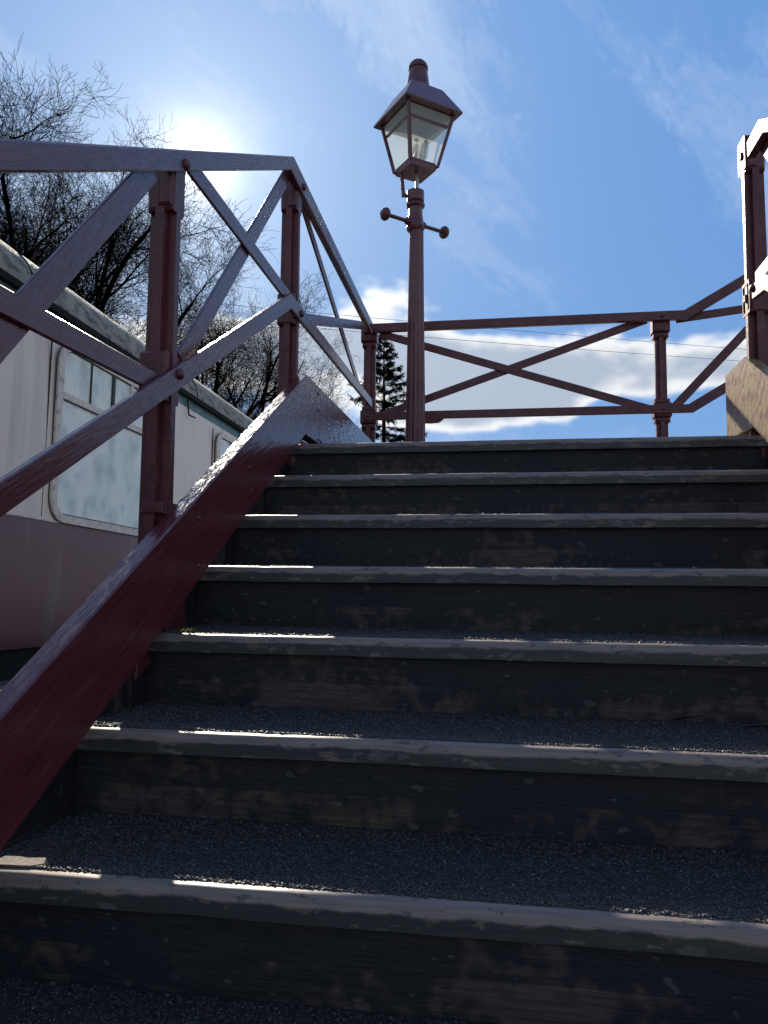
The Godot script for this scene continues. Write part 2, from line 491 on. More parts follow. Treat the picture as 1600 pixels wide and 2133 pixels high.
func sun_dir() -> Vector3:
	var a := deg_to_rad(SUN_AZ)
	var e := deg_to_rad(SUN_EL)
	return Vector3(-sin(a) * cos(e), sin(e), -cos(a) * cos(e))

# ------------------------------------------------------------------ stairs
func yz(points: Array) -> PackedVector2Array:
	# points given as (z, y); the frame below has its x along world -z
	var p := PackedVector2Array()
	for q in points: p.append(Vector2(-q[0], q[1]))
	return p

func side_frame() -> Transform3D:
	# frame x = -z, frame y = up, frame z = +x
	return Transform3D(Basis(Vector3(0, 0, -1), Vector3(0, 1, 0), Vector3(1, 0, 0)), Vector3.ZERO)

func step_meshes(j: int, parent: Node3D, x0: float, x1: float, last: bool) -> void:
	var st := group_node("step", parent)
	var y := j * RISE
	var z := -j * GOING
	var top := y + 0.018
	var back := z - 0.023
	# nosing: dark face and underside, worn bevel and top
	var worn := MB.new()
	var nx := 90
	var nz := FastNoiseLite.new(); nz.seed = 100 + j; nz.frequency = 1.4
	var nf := FastNoiseLite.new(); nf.seed = 200 + j; nf.frequency = 9.0
	var e0 := []   # edge points along x: top back, top front, bevel low, face low, back low
	for i in nx + 1:
		var x := lerpf(x0, x1, float(i) / nx)
		var chip := maxf(0.0, nf.get_noise_1d(x * 2.3 + 40.0) - 0.28) * 0.016
		var a := nz.get_noise_1d(x) * 0.003 + nf.get_noise_1d(x) * 0.0014 - chip * 0.5
		var b := nz.get_noise_1d(x + 9.0) * 0.004 + nf.get_noise_1d(x + 5.0) * 0.0015 - chip
		e0.append([Vector3(x, top, back - 0.03), Vector3(x, top - 0.0016 + a * 0.3, z - 0.0125), Vector3(x, top - 0.0070 + a * 0.5, z - 0.0048 + b * 0.3), Vector3(x, y - 0.001 + a, z + b), Vector3(x, y - 0.026 + a * 0.7, z - 0.001 + b), Vector3(x, y - 0.027, z - 0.045)])
	var flip := j % 2 == 0
	for i in nx:
		var p: Array = e0[i]
		var q: Array = e0[i + 1]
		var u0 := float(i) / nx
		var u1 := float(i + 1) / nx
		if flip:
			u0 = 1.0 - u0; u1 = 1.0 - u1
		var nb := [Vector3.UP, Vector3(0, 0.985, 0.17), Vector3(0, 0.5, 0.866), Vector3(0, 0.22, 0.975)]
		var vv := [0.02, 0.34, 0.46, 0.62, 0.90, 0.99]
		for k in 3:
			worn.squad(p[k], q[k], q[k + 1], p[k + 1], nb[k], nb[k], nb[k + 1], nb[k + 1], Vector2(u0, vv[k]), Vector2(u1, vv[k]), Vector2(u1, vv[k + 1]), Vector2(u0, vv[k + 1]))
		worn.quad(p[3], q[3], q[4], p[4], Vector3(0, 0, 1), Vector2(u0, 0.62), Vector2(u1, 0.62), Vector2(u1, 0.90), Vector2(u0, 0.90))
		worn.quad(p[4], q[4], q[5], p[5], Vector3.DOWN, Vector2(u0, 0.90), Vector2(u1, 0.90), Vector2(u1, 0.99), Vector2(u0, 0.99))
	put("nosing", worn, M.nosing[(j + 9) % 3], st)
	# riser board
	var r := MB.new()
	var yb := (j - 1) * RISE - 0.01
	var zr := z - 0.021
	r.quad(Vector3(x0, yb, zr), Vector3(x1, yb, zr), Vector3(x1, y - 0.02, zr), Vector3(x0, y - 0.02, zr), Vector3(0, 0, 1), Vector2(1.0 if flip else 0.0, 0.99), Vector2(0.0 if flip else 1.0, 0.99), Vector2(0.0 if flip else 1.0, 0.01), Vector2(1.0 if flip else 0.0, 0.01))
	r.box(Vector3((x0 + x1) * 0.5, (yb + y - 0.02) * 0.5, zr - 0.0135), Vector3(x1 - x0, y - 0.02 - yb, 0.024), 0.001)
	put("riser", r, M.riser[(j * 3 + 9) % 4], st)
	# asphalt tread
	if last: return
	var depth := GOING - 0.019 + 0.03
	var tr := MB.new()
	var nzt := FastNoiseLite.new(); nzt.seed = 300 + j; nzt.frequency = 3.0
	var gx := 60
	var gz := 10
	var grid := []
	for i in gx + 1:
		var col := []
		for k in gz + 1:
			var x := lerpf(x0, x1, float(i) / gx)
			var zz := back - (depth * k / gz if k != 1 else 0.006) - (0.002 * nzt.get_noise_2d(x * 14.0, 3.0) if k == 0 else 0.0)
			col.append(Vector3(x, top + 0.0005 + nzt.get_noise_2d(x * 3.0, zz * 5.0) * 0.0015 - (0.003 if k == 0 else 0.0), zz))
		grid.append(col)
	for i in gx:
		for k in gz:
			var a: Vector3 = grid[i][k]
			var b: Vector3 = grid[i + 1][k]
			var c: Vector3 = grid[i + 1][k + 1]
			var dd: Vector3 = grid[i][k + 1]
			tr.quad(a, b, c, dd, (b - a).cross(dd - a).normalized() * (1.0 if (b - a).cross(dd - a).y > 0 else -1.0))
	put("tread", tr, M.asphalt, st)
	# loose and bedded grit of the asphalt
	var oct := MB.new()
	var six := [Vector3(1, 0, 0), Vector3(-1, 0, 0), Vector3(0, 1, 0), Vector3(0, -1, 0), Vector3(0, 0, 1), Vector3(0, 0, -1)]
	for sx in [0, 1]:
		for sy in [2, 3]:
			for sz in [4, 5]:
				var nn: Vector3 = (six[sx] + six[sy] + six[sz]).normalized()
				oct.tri(six[sx], six[sy], six[sz], nn, nn, nn)
	var count := 17000 if j <= 1 else (8000 if j == 2 else 2500)
	for kind in 2:
		var mm := MultiMesh.new()
		mm.transform_format = MultiMesh.TRANSFORM_3D
		mm.mesh = oct.mesh(M.grit if kind == 0 else M.grit_pale)
		var cnt := count if kind == 0 else count / 40
		mm.instance_count = cnt
		for i in cnt:
			var x := rng.randf_range(x0 + 0.01, x1 - 0.01)
			var dz := depth * 0.93 * rng.randf()
			if i % 3 == 0: dz = rng.randf() * rng.randf() * 0.09
			var s := rng.randf_range(0.0011, 0.0027) * (1.0 if kind == 0 else 0.8)
			if rng.randf() < 0.002: s *= 2.2
			var bs := Basis.from_euler(Vector3(rng.randf() * TAU, rng.randf() * TAU, rng.randf() * TAU)).scaled(Vector3(s * rng.randf_range(0.9, 1.5), s * 0.8, s))
			mm.set_instance_transform(i, Transform3D(bs, Vector3(x, top + 0.0005 + s * 0.25 + nzt.get_noise_2d(x * 3.0, (back - dz) * 5.0) * 0.0015 - maxf(0.0, 0.004 - dz) * 0.5, back - dz - 0.001)))
		var mi := MultiMeshInstance3D.new()
		mi.name = "grit" if kind == 0 else "pale_grit"
		mi.multimesh = mm
		mi.set_meta("kind", "stuff")
		st.add_child(mi, true)

func bolt_head(parent: Node3D, at: Vector3, dir: Vector3, r := 0.014, h := 0.012) -> void:
	var b := MB.new()
	b.lathe(at - dir * 0.004, dir, [[0.0, r], [h * 0.45, r * 0.98], [h * 0.8, r * 0.75], [h, r * 0.35], [h * 1.05, 0.0]], 12)
	put("bolt", b, M.bolt, parent)

func build_stairs() -> void:
	var s := thing("footbridge_stairs", "dark timber footbridge stairs with gritted asphalt treads and maroon side boards", "stairs")
	var x0 := -0.876
	var x1 := 0.966
	for j in range(-1, 7):
		step_meshes(j, s, x0, x1, j == 6)
	# landing deck
	var dk := MB.new()
	dk.box(Vector3(0.06, LANDING_Y - 0.052, -2.76), Vector3(1.87, 0.10, 1.80), 0.004)
	put("landing", dk, M.asphalt, s)
	var f := side_frame()
	# left string: raking board with a level head
	var a1 := 0.276
	var a0 := 0.053
	var b := MB.new()
	b.prism(yz([[0.62, a0 - SLOPE * 0.62], [0.62, a1 - SLOPE * 0.62], [-1.865, 1.336], [-2.09, 1.338], [-2.09, 1.08], [-1.850, 1.08]]), f, -0.858, XL, 0.004, -0.513)
	var ls := put("string", b, M.string_paint, s)
	ls.set_meta("label", "glossy maroon raking side board of the stairs")
	var b2 := MB.new()
	b2.prism(yz([[-2.092, 1.338], [-3.58, 1.338], [-3.58, 1.045], [-2.092, 1.045]]), f, -0.857, XL - 0.001, 0.004)
	put("landing_board", b2, M.string_paint, s)
	var b3 := MB.new()
	b3.prism(yz([[0.62, -0.345], [0.58, -0.335], [-1.9, SLOPE * 1.9 - 0.012], [-1.9, 0.66], [-0.3, -0.345]]), f, -0.93, -0.8775, 0.003)
	put("lower_string", b3, M.riser[1], s)
	for q in [[-0.77, 0.651], [-0.779, 0.523], [-1.167, 0.844], [-1.195, 0.774], [-2.055, 1.301], [-2.06, 1.227], [-2.07, 1.098], [-2.125, 1.098], [0.1, 0.05]]:
		bolt_head(s, Vector3(XL, q[1], q[0]), Vector3.RIGHT, 0.0085, 0.008)
	# right string
	var c := MB.new()
	c.prism(yz([[0.62, -0.33], [0.62, a1 - SLOPE * 0.62], [-1.875, 1.35], [-2.125, 1.345], [-2.13, 1.065], [-1.80, 1.065]]), f, XR, 0.952, 0.004, -0.513)
	var rs := put("string", c, M.algae_paint, s)
	rs.set_meta("label", "side board stained yellow-green with algae")
	var c3 := MB.new()
	c3.prism(yz([[0.62, -0.345], [0.58, -0.335], [-1.9, SLOPE * 1.9 - 0.012], [-1.9, 0.66], [-0.3, -0.345]]), f, 0.9675, 1.02, 0.003)
	put("lower_string", c3, M.riser[1], s)
	for x in [-0.905, 0.995]:
		var lb := MB.new()
		lb.box(Vector3(x, 0.93, -2.72), Vector3(0.05, 0.33, 1.80), 0.004)
		put("side_beam", lb, M.under_paint, s)
	# bearers and legs below the landing
	for p in [Vector3(-0.78, 0, -2.0), Vector3(0.88, 0, -2.0), Vector3(-0.78, 0, -3.5), Vector3(0.88, 0, -3.5)]:
		var l := MB.new()
		l.box(Vector3(p.x, (0.88 - 0.345) * 0.5, p.z), Vector3(0.14, 0.88 + 0.345, 0.14), 0.006)
		put("leg", l, M.under_paint, s)
	for z in [-2.0, -3.5]:
		var l := MB.new()
		l.box(Vector3(0.05, 0.935, z), Vector3(1.8, 0.105, 0.12), 0.004)
		put("beam", l, M.under_paint, s)
	var ec := MB.new()
	ec.prism(PackedVector2Array([Vector2(-0.845, 0.008), Vector2(-0.775, 0.012), Vector2(-0.752, 0.030), Vector2(-0.772, 0.052), Vector2(-0.80, 0.046), Vector2(-0.845, 0.055)]), Transform3D(Basis(Vector3(1, 0, 0), Vector3(0, 0, -1), Vector3(0, 1, 0)), Vector3(0, 0.0175, -0.012)), 0.0, 0.0035, 0.001)
	var eb := put("end_block", ec, M.bare_wood, s)
	eb.set_meta("label", "bare split timber at the end of a nosing")
	# moss at the board's foot on one nosing
	var ms := MB.new()
	for i in 160:
		var p := Vector3(-0.80 + rng.randf() * 0.05, 2 * RISE + 0.020 + rng.randf() * 0.006, -2 * GOING - 0.012 - rng.randf() * 0.02)
		var q := p + Vector3(rng.randf_range(-0.006, 0.006), rng.randf_range(0.002, 0.008), rng.randf_range(-0.006, 0.006))
		var nn := Vector3(rng.randf_range(-1, 1), 1, rng.randf_range(-1, 1)).normalized()
		ms.tri(p, p + Vector3(0.003, 0, 0.001), q, nn, nn, nn)
	var mo := put("moss", ms, M.moss, s)
	mo.set_meta("kind", "stuff")

# ------------------------------------------------------------------ railings
func post(parent: Node3D, x: float, z: float, y0: float, y1: float, bosses: Array, out: float, mat: Material, taper := 1.14, w := 0.036, rims := false) -> void:
	# cast-iron cruciform post; bosses = heights of the rail seats; out = offset of the seat's face in x (0: seats face +z)
	var p := group_node("post", parent)
	var t := 0.0125
	var plus := [Vector2(-w, -t), Vector2(-t, -t), Vector2(-t, -w), Vector2(t, -w), Vector2(t, -t), Vector2(w, -t), Vector2(w, t), Vector2(t, t), Vector2(t, w), Vector2(-t, w), Vector2(-t, t), Vector2(-w, t)]
	var b := MB.new()
	for i in 12:
		var a: Vector2 = plus[i]
		var c: Vector2 = plus[(i + 1) % 12]
		var e := (c - a).normalized()
		var nn := Vector3(e.y, 0, -e.x)
		if nn.dot(Vector3(a.x + c.x, 0, a.y + c.y)) < 0: nn = -nn
		b.quad(Vector3(x + a.x * taper, y0, z + a.y * taper), Vector3(x + c.x * taper, y0, z + c.y * taper), Vector3(x + c.x, y1, z + c.y), Vector3(x + a.x, y1, z + a.y), nn)
	b.box(Vector3(x, y1 - 0.006, z), Vector3(w * 2.05, 0.012, w * 2.05), 0.003)
	put("shaft", b, mat, p)
	for h in bosses:
		var s := MB.new()
		var hw := 0.045
		if out == 0.0:
			s.box(Vector3(x, h, z + 0.006), Vector3(0.104, 0.085, 0.1), 0.008)
			if h + 0.09 < y1: s.box(Vector3(x, h + 0.055, z), Vector3(0.088, 0.03, 0.085), 0.009)
			s.box(Vector3(x, h - 0.058, z), Vector3(0.090, 0.035, 0.085), 0.011)
		else:
			# seats at the post's head are lugs on the rail side; those lower down clasp the whole shaft
			var head: bool = h + 0.12 > y1
			var xa: float = x - signf(out - x) * (0.004 if head else w * 1.12)
			s.box(Vector3((xa + out) * 0.5, h, z), Vector3(absf(out - xa), 0.128, hw * 2.0), 0.006)
			if head:
				# the shaft swells into its head
				s.prism(PackedVector2Array([Vector2(-w, -0.075), Vector2(w, -0.075), Vector2(w * 1.05, -0.02), Vector2(w * 1.05, 0.05), Vector2(-w * 1.05, 0.05), Vector2(-w * 1.05, -0.02)]), Transform3D(Basis(), Vector3(x, h, z)), -w * 0.98, w * 0.98, 0.008)
			if rims:
				# sunk panel in the seat's face, with a square nut
				var dx := signf(out - x)
				for e in [[0.0, 0.058, 0.012, 0.086], [0.0, -0.058, 0.012, 0.086], [0.039, 0.0, 0.104, 0.010], [-0.039, 0.0, 0.104, 0.010]]:
					s.box(Vector3(out + dx * 0.003, h + e[1], z + e[0]), Vector3(0.007, e[2], e[3]), 0.002)
				s.box(Vector3(out + dx * 0.006, h, z), Vector3(0.014, 0.026, 0.026), 0.003)
		put("boss", s, mat, p)

func flat_bar(parent: Node3D, called: String, a: Array, c: Array, width: float, x0: float, x1: float, mat: Material) -> void:
	# straight bar in a plane of constant x between (z, y) points
	var p := Vector2(-a[0], a[1])
	var q := Vector2(-c[0], c[1])
	var d := (q - p).normalized()
	var nn := Vector2(-d.y, d.x) * width * 0.5
	var b := MB.new()
	b.prism(PackedVector2Array([p + nn, q + nn, q - nn, p - nn]), side_frame(), minf(x0, x1), maxf(x0, x1), 0.0025, -d.angle())
	put(called, b, mat, parent)

func far_bar(parent: Node3D, called: String, pts: Array, z0: float, z1: float, mat: Material) -> void:
	var p := PackedVector2Array()
	for q in pts: p.append(Vector2(q[0], q[1]))
	var b := MB.new()
	b.prism(p, Transform3D(), z0, z1, 0.003)
	put(called, b, mat, parent)

func bar_pts(a: Array, c: Array, width: float) -> Array:
	var p := Vector2(a[0], a[1])
	var q := Vector2(c[0], c[1])
	var d := (q - p).normalized()
	var nn := Vector2(-d.y, d.x) * width * 0.5
	var r := []
	for e in [p + nn, q + nn, q - nn, p - nn]: r.append([e.x, e.y])
	return r

func side_railing(sgn: float, base: float, label: String, landing: bool) -> void:
	var s := thing("stair_railing", label, "railing")
	var m: Material = M.rail_paint if landing else M.worn_rail_paint
	var pm: Material = M.post_paint
	var rail0 := sgn * base
	var rail1 := sgn * (base + 0.018)
	var fb0 := sgn * (base + 0.0195)       # front braces
	var fb1 := sgn * (base + 0.0305)
	var bb0 := sgn * (base + 0.031)       # rear braces
	var bb1 := sgn * (base + 0.042)
	var px := sgn * (base + 0.052)
	var seat := sgn * (base + 0.0185)
	var f := side_frame()
	# posts: foot of the flight, mid flight, head of the flight
	var zh := -1.84 if landing else -1.865
	post(s, px, 0.55, -0.33, 0.93, [0.30, 0.86], seat, pm)
	post(s, px, -0.67, 0.30, 1.59, [1.008, 1.525], seat, pm)
	post(s, px, zh, 0.95, 2.16 if landing else 2.20, [1.60, 2.10] if landing else [1.575, 2.145], seat, pm, 1.14, 0.036, not landing)
	# feet of the posts: flange over the side board
	for q in [[-0.67, 0.672], [0.55, -0.02]]:
		var fl := MB.new()
		fl.prism(PackedVector2Array([Vector2(-0.036 * sgn, -0.008), Vector2(0.026 * sgn, -0.008), Vector2(0.010 * sgn, 0.020), Vector2(-0.036 * sgn, 0.022)]), Transform3D(Basis(), Vector3(sgn * (base + 0.050), q[1] - 0.01, q[0])), -0.05, 0.046, 0.003)
		put("flange", fl, pm, s)
	var fp := MB.new()
	fp.prism(yz([[-0.55, 0.25], [-0.58, 0.56], [-0.78, 0.66], [-0.83, 0.36]]), f, minf(sgn * (base + 0.030), sgn * (base + 0.046)), maxf(sgn * (base + 0.030), sgn * (base + 0.046)), 0.003)
	put("foot_plate", fp, pm, s)
	var zend := -3.56 if landing else -1.755
	var zb := -1.689 if landing else -1.615
	var hb := 0.923 + 0.5479 * (0.62 - zb)
	var lb := 0.309 + 0.5675 * (0.62 - zb)
	var hr := MB.new()
	hr.prism(yz([[0.62, 0.923], [zb, hb], [zend, hb + (zend - zb) * 0.033], [zend, hb - 0.066 + (zend - zb) * 0.033], [zb + 0.029, hb - 0.073], [0.62, 0.862]]), f, minf(rail0, sgn * (base + 0.034)), maxf(rail0, sgn * (base + 0.034)), 0.004, -0.5)
	put("handrail", hr, m, s)
	var lr := MB.new()
	lr.prism(yz([[0.62, 0.309], [zb, lb], [zend, lb + 0.010], [zend, lb - 0.046], [zb - 0.01, lb - 0.06], [0.62, 0.248]]), f, minf(rail0, rail1), maxf(rail0, rail1), 0.003, -0.513)
	put("lower_rail", lr, m, s)
	flat_bar(s, "brace", [-0.55, 1.515], [0.52, 0.315], 0.066, bb0, bb1, m)
	flat_bar(s, "brace", [-0.62, 0.976], [0.54, 0.966], 0.050, fb0, fb1, m)
	flat_bar(s, "brace", [-0.74, 1.632], [-1.775, 1.617], 0.056, fb0, fb1, m)
	flat_bar(s, "brace", [-1.74, 2.155], [-0.75, 1.075], 0.062, bb0, bb1, m)
	if landing:
		flat_bar(s, "brace", [-1.93, 1.600], [-3.46, 2.075], 0.050, fb0, fb1, m)
		flat_bar(s, "brace", [-1.92, 2.130], [-3.50, 1.575], 0.046, bb0, bb1, m)
	var dir := Vector3(-sgn, 0, 0)
	var seats := [[-0.67, 1.587], [-0.67, 1.02], [0.55, 0.318], [0.55, 0.925]]
	seats.append_array([[-1.84, 2.137], [-1.84, 1.588]] if landing else [[-1.74, 1.57]])
	for q in seats:
		bolt_head(s, Vector3(rail0, q[1], q[0]), dir, 0.016, 0.016)

func build_landing_railing() -> void:
	var s := thing("landing_railing", "maroon cross-braced iron railing across the back of the landing behind the lamp post", "railing")
	var z := -3.62
	var m: Material = M.far_paint
	post(s, -0.872, z - 0.055, 0.95, 2.12, [1.53, 2.07], 0.0, M.post_paint, 1.06, 0.038)
	post(s, 0.955, z - 0.055, 0.95, 2.09, [1.53, 2.06], 0.0, M.far_paint, 1.06, 0.033)
	post(s, 2.15, z - 0.055, 0.95, 2.78, [2.2, 2.75], 0.0, M.far_paint, 1.06, 0.033)
	far_bar(s, "handrail", [[-0.90, 2.078], [1.06, 2.078], [1.105, 2.078], [2.3, 2.783], [2.3, 2.848], [1.085, 2.134], [-0.90, 2.134]], z - 0.004, z + 0.030, m)
	far_bar(s, "lower_rail", [[-0.90, 1.503], [1.125, 1.503], [2.3, 2.216], [2.3, 2.28], [1.10, 1.556], [-0.90, 1.554]], z - 0.004, z + 0.012, m)
	far_bar(s, "brace", bar_pts([-0.80, 2.078], [0.87, 1.536], 0.050), z - 0.016, z - 0.0045, m)
	far_bar(s, "brace", bar_pts([-0.80, 1.535], [0.87, 2.100], 0.050), z - 0.028, z - 0.0165, m)
	far_bar(s, "brace", bar_pts([1.01, 1.53], [2.10, 2.70], 0.052), z - 0.028, z - 0.0165, m)
	far_bar(s, "brace", bar_pts([1.04, 2.090], [2.10, 2.215], 0.050), z - 0.016, z - 0.0045, m)
	for q in [[-0.872, 1.53], [-0.872, 2.105], [0.955, 1.53], [0.955, 2.105], [2.15, 2.2]]:
		bolt_head(s, Vector3(q[0], q[1], z + (0.012 if q[1] < 1.6 else 0.030)), Vector3(0, 0, 1), 0.014, 0.012)
	# shackle end hanging on the lower rail
	var hk := MB.new()
	hk.prism(PackedVector2Array([Vector2(-0.62, 1.535), Vector2(-0.62, 1.478), Vector2(-0.46, 1.470), Vector2(-0.41, 1.474), Vector2(-0.385, 1.492), Vector2(-0.375, 1.515), Vector2(-0.40, 1.535)]), Transform3D(), z + 0.0125, z + 0.022, 0.003)
	put("strap", hk, m, s)
	bolt_head(s, Vector3(-0.41, 1.503, z + 0.022), Vector3(0, 0, 1), 0.013, 0.008)

func build_upper_flight() -> void:
	var s := thing("upper_stairs", "second flight of footbridge stairs climbing away from the landing", "stairs")
	for k in 4:
		var x := 1.33 + k * 0.29
		var y := LANDING_Y + (k + 1) * RISE
		var b := MB.new()
		b.box(Vector3(x + 0.155, y - 0.02, -2.87), Vector3(0.31, 0.04, 1.40), 0.003)
		put("tread", b, M.asphalt, s)
		var r := MB.new()
		r.box(Vector3(x + 0.03, y - 0.02 - RISE * 0.5, -2.87), Vector3(0.025, RISE - 0.045, 1.40), 0.002)
		put("riser", r, M.nosing_face, s)
	for z in [-2.14, -3.56]:
		var b := MB.new()
		b.prism(PackedVector2Array([Vector2(1.005, 0.94), Vector2(1.005, 1.30), Vector2(1.40, 1.30), Vector2(2.5, 1.95), Vector2(2.5, 1.50), Vector2(1.45, 0.88)]), Transform3D(), z - 0.025, z + 0.025, 0.004)
		put("string", b, M.string_paint, s)
	for z in [-2.14, -3.56]:
		var l := MB.new()
		l.box(Vector3(2.4, 0.62, z), Vector3(0.13, 1.93, 0.13), 0.005)
		put("leg", l, M.under_paint, s)

# ------------------------------------------------------------------ lamp
func build_lamp() -> void:
	var at := Vector3(-0.525, LANDING_Y, -3.3)
	var s := thing("lamp_post", "maroon fluted lamp post with four-sided glass lantern standing on the landing", "street lamp", at)
	var m: Material = M.lamp_paint
	var yb := LANDING_Y
	var h := func(y: float) -> float: return y - yb
	var p := MB.new()
	p.lathe(Vector3.ZERO, Vector3.UP, [[0.0, 0.085], [0.10, 0.082], [0.13, 0.066], [0.16, 0.0615]], 32)
	p.lathe(Vector3.ZERO, Vector3.UP, [[0.14, 0.060], [0.5, 0.0565], [1.2, 0.0465], [1.56, 0.0425]], 96, 12)
	put("pole", p, m, s)
	var c := MB.new()
	c.lathe(Vector3(-0.006, 0, 0), Vector3.UP, [[h.call(2.595), 0.044], [h.call(2.605), 0.052], [h.call(2.62), 0.057], [h.call(2.635), 0.053], [h.call(2.66), 0.049], [h.call(2.70), 0.043], [h.call(2.745), 0.042], [h.call(2.752), 0.055], [h.call(2.765), 0.058], [h.call(2.775), 0.05], [h.call(2.78), 0.044], [h.call(2.785), 0.052], [h.call(2.848), 0.053], [h.call(2.852), 0.046]], 28)
	put("collar", c, m, s)
	# ladder rest
	var d := Vector3(0.745, 0.0, -0.667)
	var bar_y: float = h.call(2.648)
	var lb := MB.new()
	lb.tube(Vector3(-0.006, bar_y, 0) - d * 0.215, Vector3(-0.006, bar_y, 0) + d * 0.215, 0.0115, 0.0115, 12)
	for k in [-1.0, 1.0]:
		lb.lathe(Vector3(-0.006, bar_y, 0) + d * 0.045 * k, d * k, [[0.0, 0.024], [0.015, 0.024], [0.03, 0.016]], 14)
	var bar := put("ladder_bar", lb, m, s)
	for k in [-1.0, 1.0]:
		var kn := MB.new()
		kn.lathe(Vector3(-0.006, bar_y, 0) + d * 0.20 * k, d * k, [[0.0, 0.018], [0.004, 0.034], [0.018, 0.040], [0.034, 0.034], [0.046, 0.018], [0.049, 0.0]], 18)
		put("knob", kn, M.post_paint, bar)
	# lantern: a square tapering down, one corner towards the stairs
	var lan := group_node("lantern", s)
	var cen := func(y: float) -> Vector3: return Vector3(lerpf(-0.008, 0.012, (y - 2.9) / 0.8), y - yb, 0)
	var rot := deg_to_rad(-7.0)
	var corner := func(k: int, y: float, hd: float) -> Vector3:
		var a := rot + k * PI * 0.5
		var q: Vector3 = cen.call(y)
		return q + Vector3(sin(a), 0, cos(a)) * hd
	var yb0 := 2.985
	var yt0 := 3.315
	var hb := 0.130
	var ht := 0.226
	# base tray
	var bt := MB.new()
	for k in 4:
		var a0: Vector3 = corner.call(k, 2.965, hb * 0.97)
		var a1: Vector3 = corner.call(k + 1, 2.965, hb * 0.97)
		var b0: Vector3 = corner.call(k, 2.99, hb * 1.05)
		var b1: Vector3 = corner.call(k + 1, 2.99, hb * 1.05)
		var mid: Vector3 = (a0 + a1) * 0.5 - cen.call(2.965)
		bt.quad(a0, a1, b1, b0, mid.normalized())
		var cc: Vector3 = cen.call(2.965)
		bt.tri(cc, a0, a1, Vector3.DOWN, Vector3.DOWN, Vector3.DOWN)
		var cu: Vector3 = cen.call(2.99)
		bt.tri(cu, b0, b1, Vector3.UP, Vector3.UP, Vector3.UP)
	put("tray", bt, m, lan)
	for k in 4:
		var a0: Vector3 = corner.call(k, yb0, hb)
		var a1: Vector3 = corner.call(k, yt0, ht)
		var fr := MB.new()
		var dirv: Vector3 = (corner.call(k, yb0, 1.0) - cen.call(yb0)).normalized()
		var tang := Vector3(-dirv.z, 0, dirv.x)
		var upv := (a1 - a0).normalized()
		var fbas := Basis(tang, upv.cross(tang).normalized(), upv)
		fr.prism(PackedVector2Array([Vector2(-0.013, 0.006), Vector2(0, -0.006), Vector2(0.013, 0.006), Vector2(0, 0.016)]), Transform3D(fbas, a0), 0.0, a0.distance_to(a1), 0.001)
		put("corner_bar", fr, m, lan)
	for k in 4:
		var inset := 0.012
		var a0: Vector3 = corner.call(k, yb0 + 0.01, hb - 0.006)
		var a1: Vector3 = corner.call(k + 1, yb0 + 0.01, hb - 0.006)
		var b0: Vector3 = corner.call(k, yt0, ht - 0.006)
		var b1: Vector3 = corner.call(k + 1, yt0, ht - 0.006)
		var out: Vector3 = ((a0 + a1) * 0.5 - cen.call(yb0)).normalized()
		var up := ((b0 + b1) - (a0 + a1)).normalized()
		var nn := (a1 - a0).cross(up).normalized()
		if nn.dot(out) < 0: nn = -nn
		var g := MB.new()
		g.quad(a0, a1, b1, b0, nn)
		put("pane", g, M.lamp_pane, lan)
		# bottom and top rails of the pane, and the ventilator bar
		for lev in [[0.0, 0.011], [0.73, 0.008], [0.975, 0.012]]:
			var l0 := a0.lerp(b0, lev[0])
			var l1 := a1.lerp(b1, lev[0])
			var rb := MB.new()
			var along := (l1 - l0).normalized()
			rb.prism(PackedVector2Array([Vector2(-0.004, -lev[1]), Vector2(0.005, -lev[1]), Vector2(0.005, lev[1]), Vector2(-0.004, lev[1])]), Transform3D(Basis(nn, along.cross(nn).normalized() * (1.0 if along.cross(nn).dot(up) > 0 else -1.0), along), l0), 0.004, l0.distance_to(l1) - 0.004, 0.001)
			if lev[0] == 0.73 and (k == 1 or k == 2): continue
			put("glazing_bar", rb, m, lan)
	# roof: eaves board, hipped slope, chimney, cap
	var rf := MB.new()
	var lv := [[3.298, 0.262], [3.302, 0.281], [3.312, 0.284], [3.470, 0.158], [3.478, 0.150]]
	for i in lv.size() - 1:
		for k in 4:
			var a0: Vector3 = corner.call(k, lv[i][0], lv[i][1])
			var a1: Vector3 = corner.call(k + 1, lv[i][0], lv[i][1])
			var b0: Vector3 = corner.call(k, lv[i + 1][0], lv[i + 1][1])
			var b1: Vector3 = corner.call(k + 1, lv[i + 1][0], lv[i + 1][1])
			var nn := (a1 - a0).cross(b0 - a0).normalized()
			if nn.dot((a0 + a1) * 0.5 - cen.call(3.38)) < 0 and i > 0: nn = -nn
			if i == 0: nn = Vector3.DOWN
			rf.quad(a0, a1, b1, b0, nn)
	for k in 4:
		# underside of the eaves, a ring open in the middle for the flue; ceiling plate
		var a0: Vector3 = corner.call(k, 3.298, 0.262)
		var a1: Vector3 = corner.call(k + 1, 3.298, 0.262)
		var b0: Vector3 = corner.call(k, 3.304, 0.18)
		var b1: Vector3 = corner.call(k + 1, 3.304, 0.18)
		rf.quad(a0, a1, b1, b0, Vector3.DOWN)
		var top: Vector3 = cen.call(3.478)
		rf.tri(top, corner.call(k, 3.478, 0.150), corner.call(k + 1, 3.478, 0.150), Vector3.UP, Vector3.UP, Vector3.UP)
	put("roof", rf, m, lan)
	var ch := MB.new()
	var cb: Vector3 = cen.call(3.47)
	ch.lathe(cb, Vector3.UP, [[0.0, 0.083], [0.02, 0.078], [0.06, 0.070], [0.168, 0.055]], 28)
	put("chimney", ch, m, lan)
	var cp := MB.new()
	cp.lathe(cb + Vector3(0, 0.163, 0), Vector3.UP, [[0.0, 0.054], [0.001, 0.061], [0.016, 0.061], [0.034, 0.054], [0.05, 0.040], [0.060, 0.020], [0.063, 0.0]], 28)
	put("cap", cp, M.post_paint, lan)
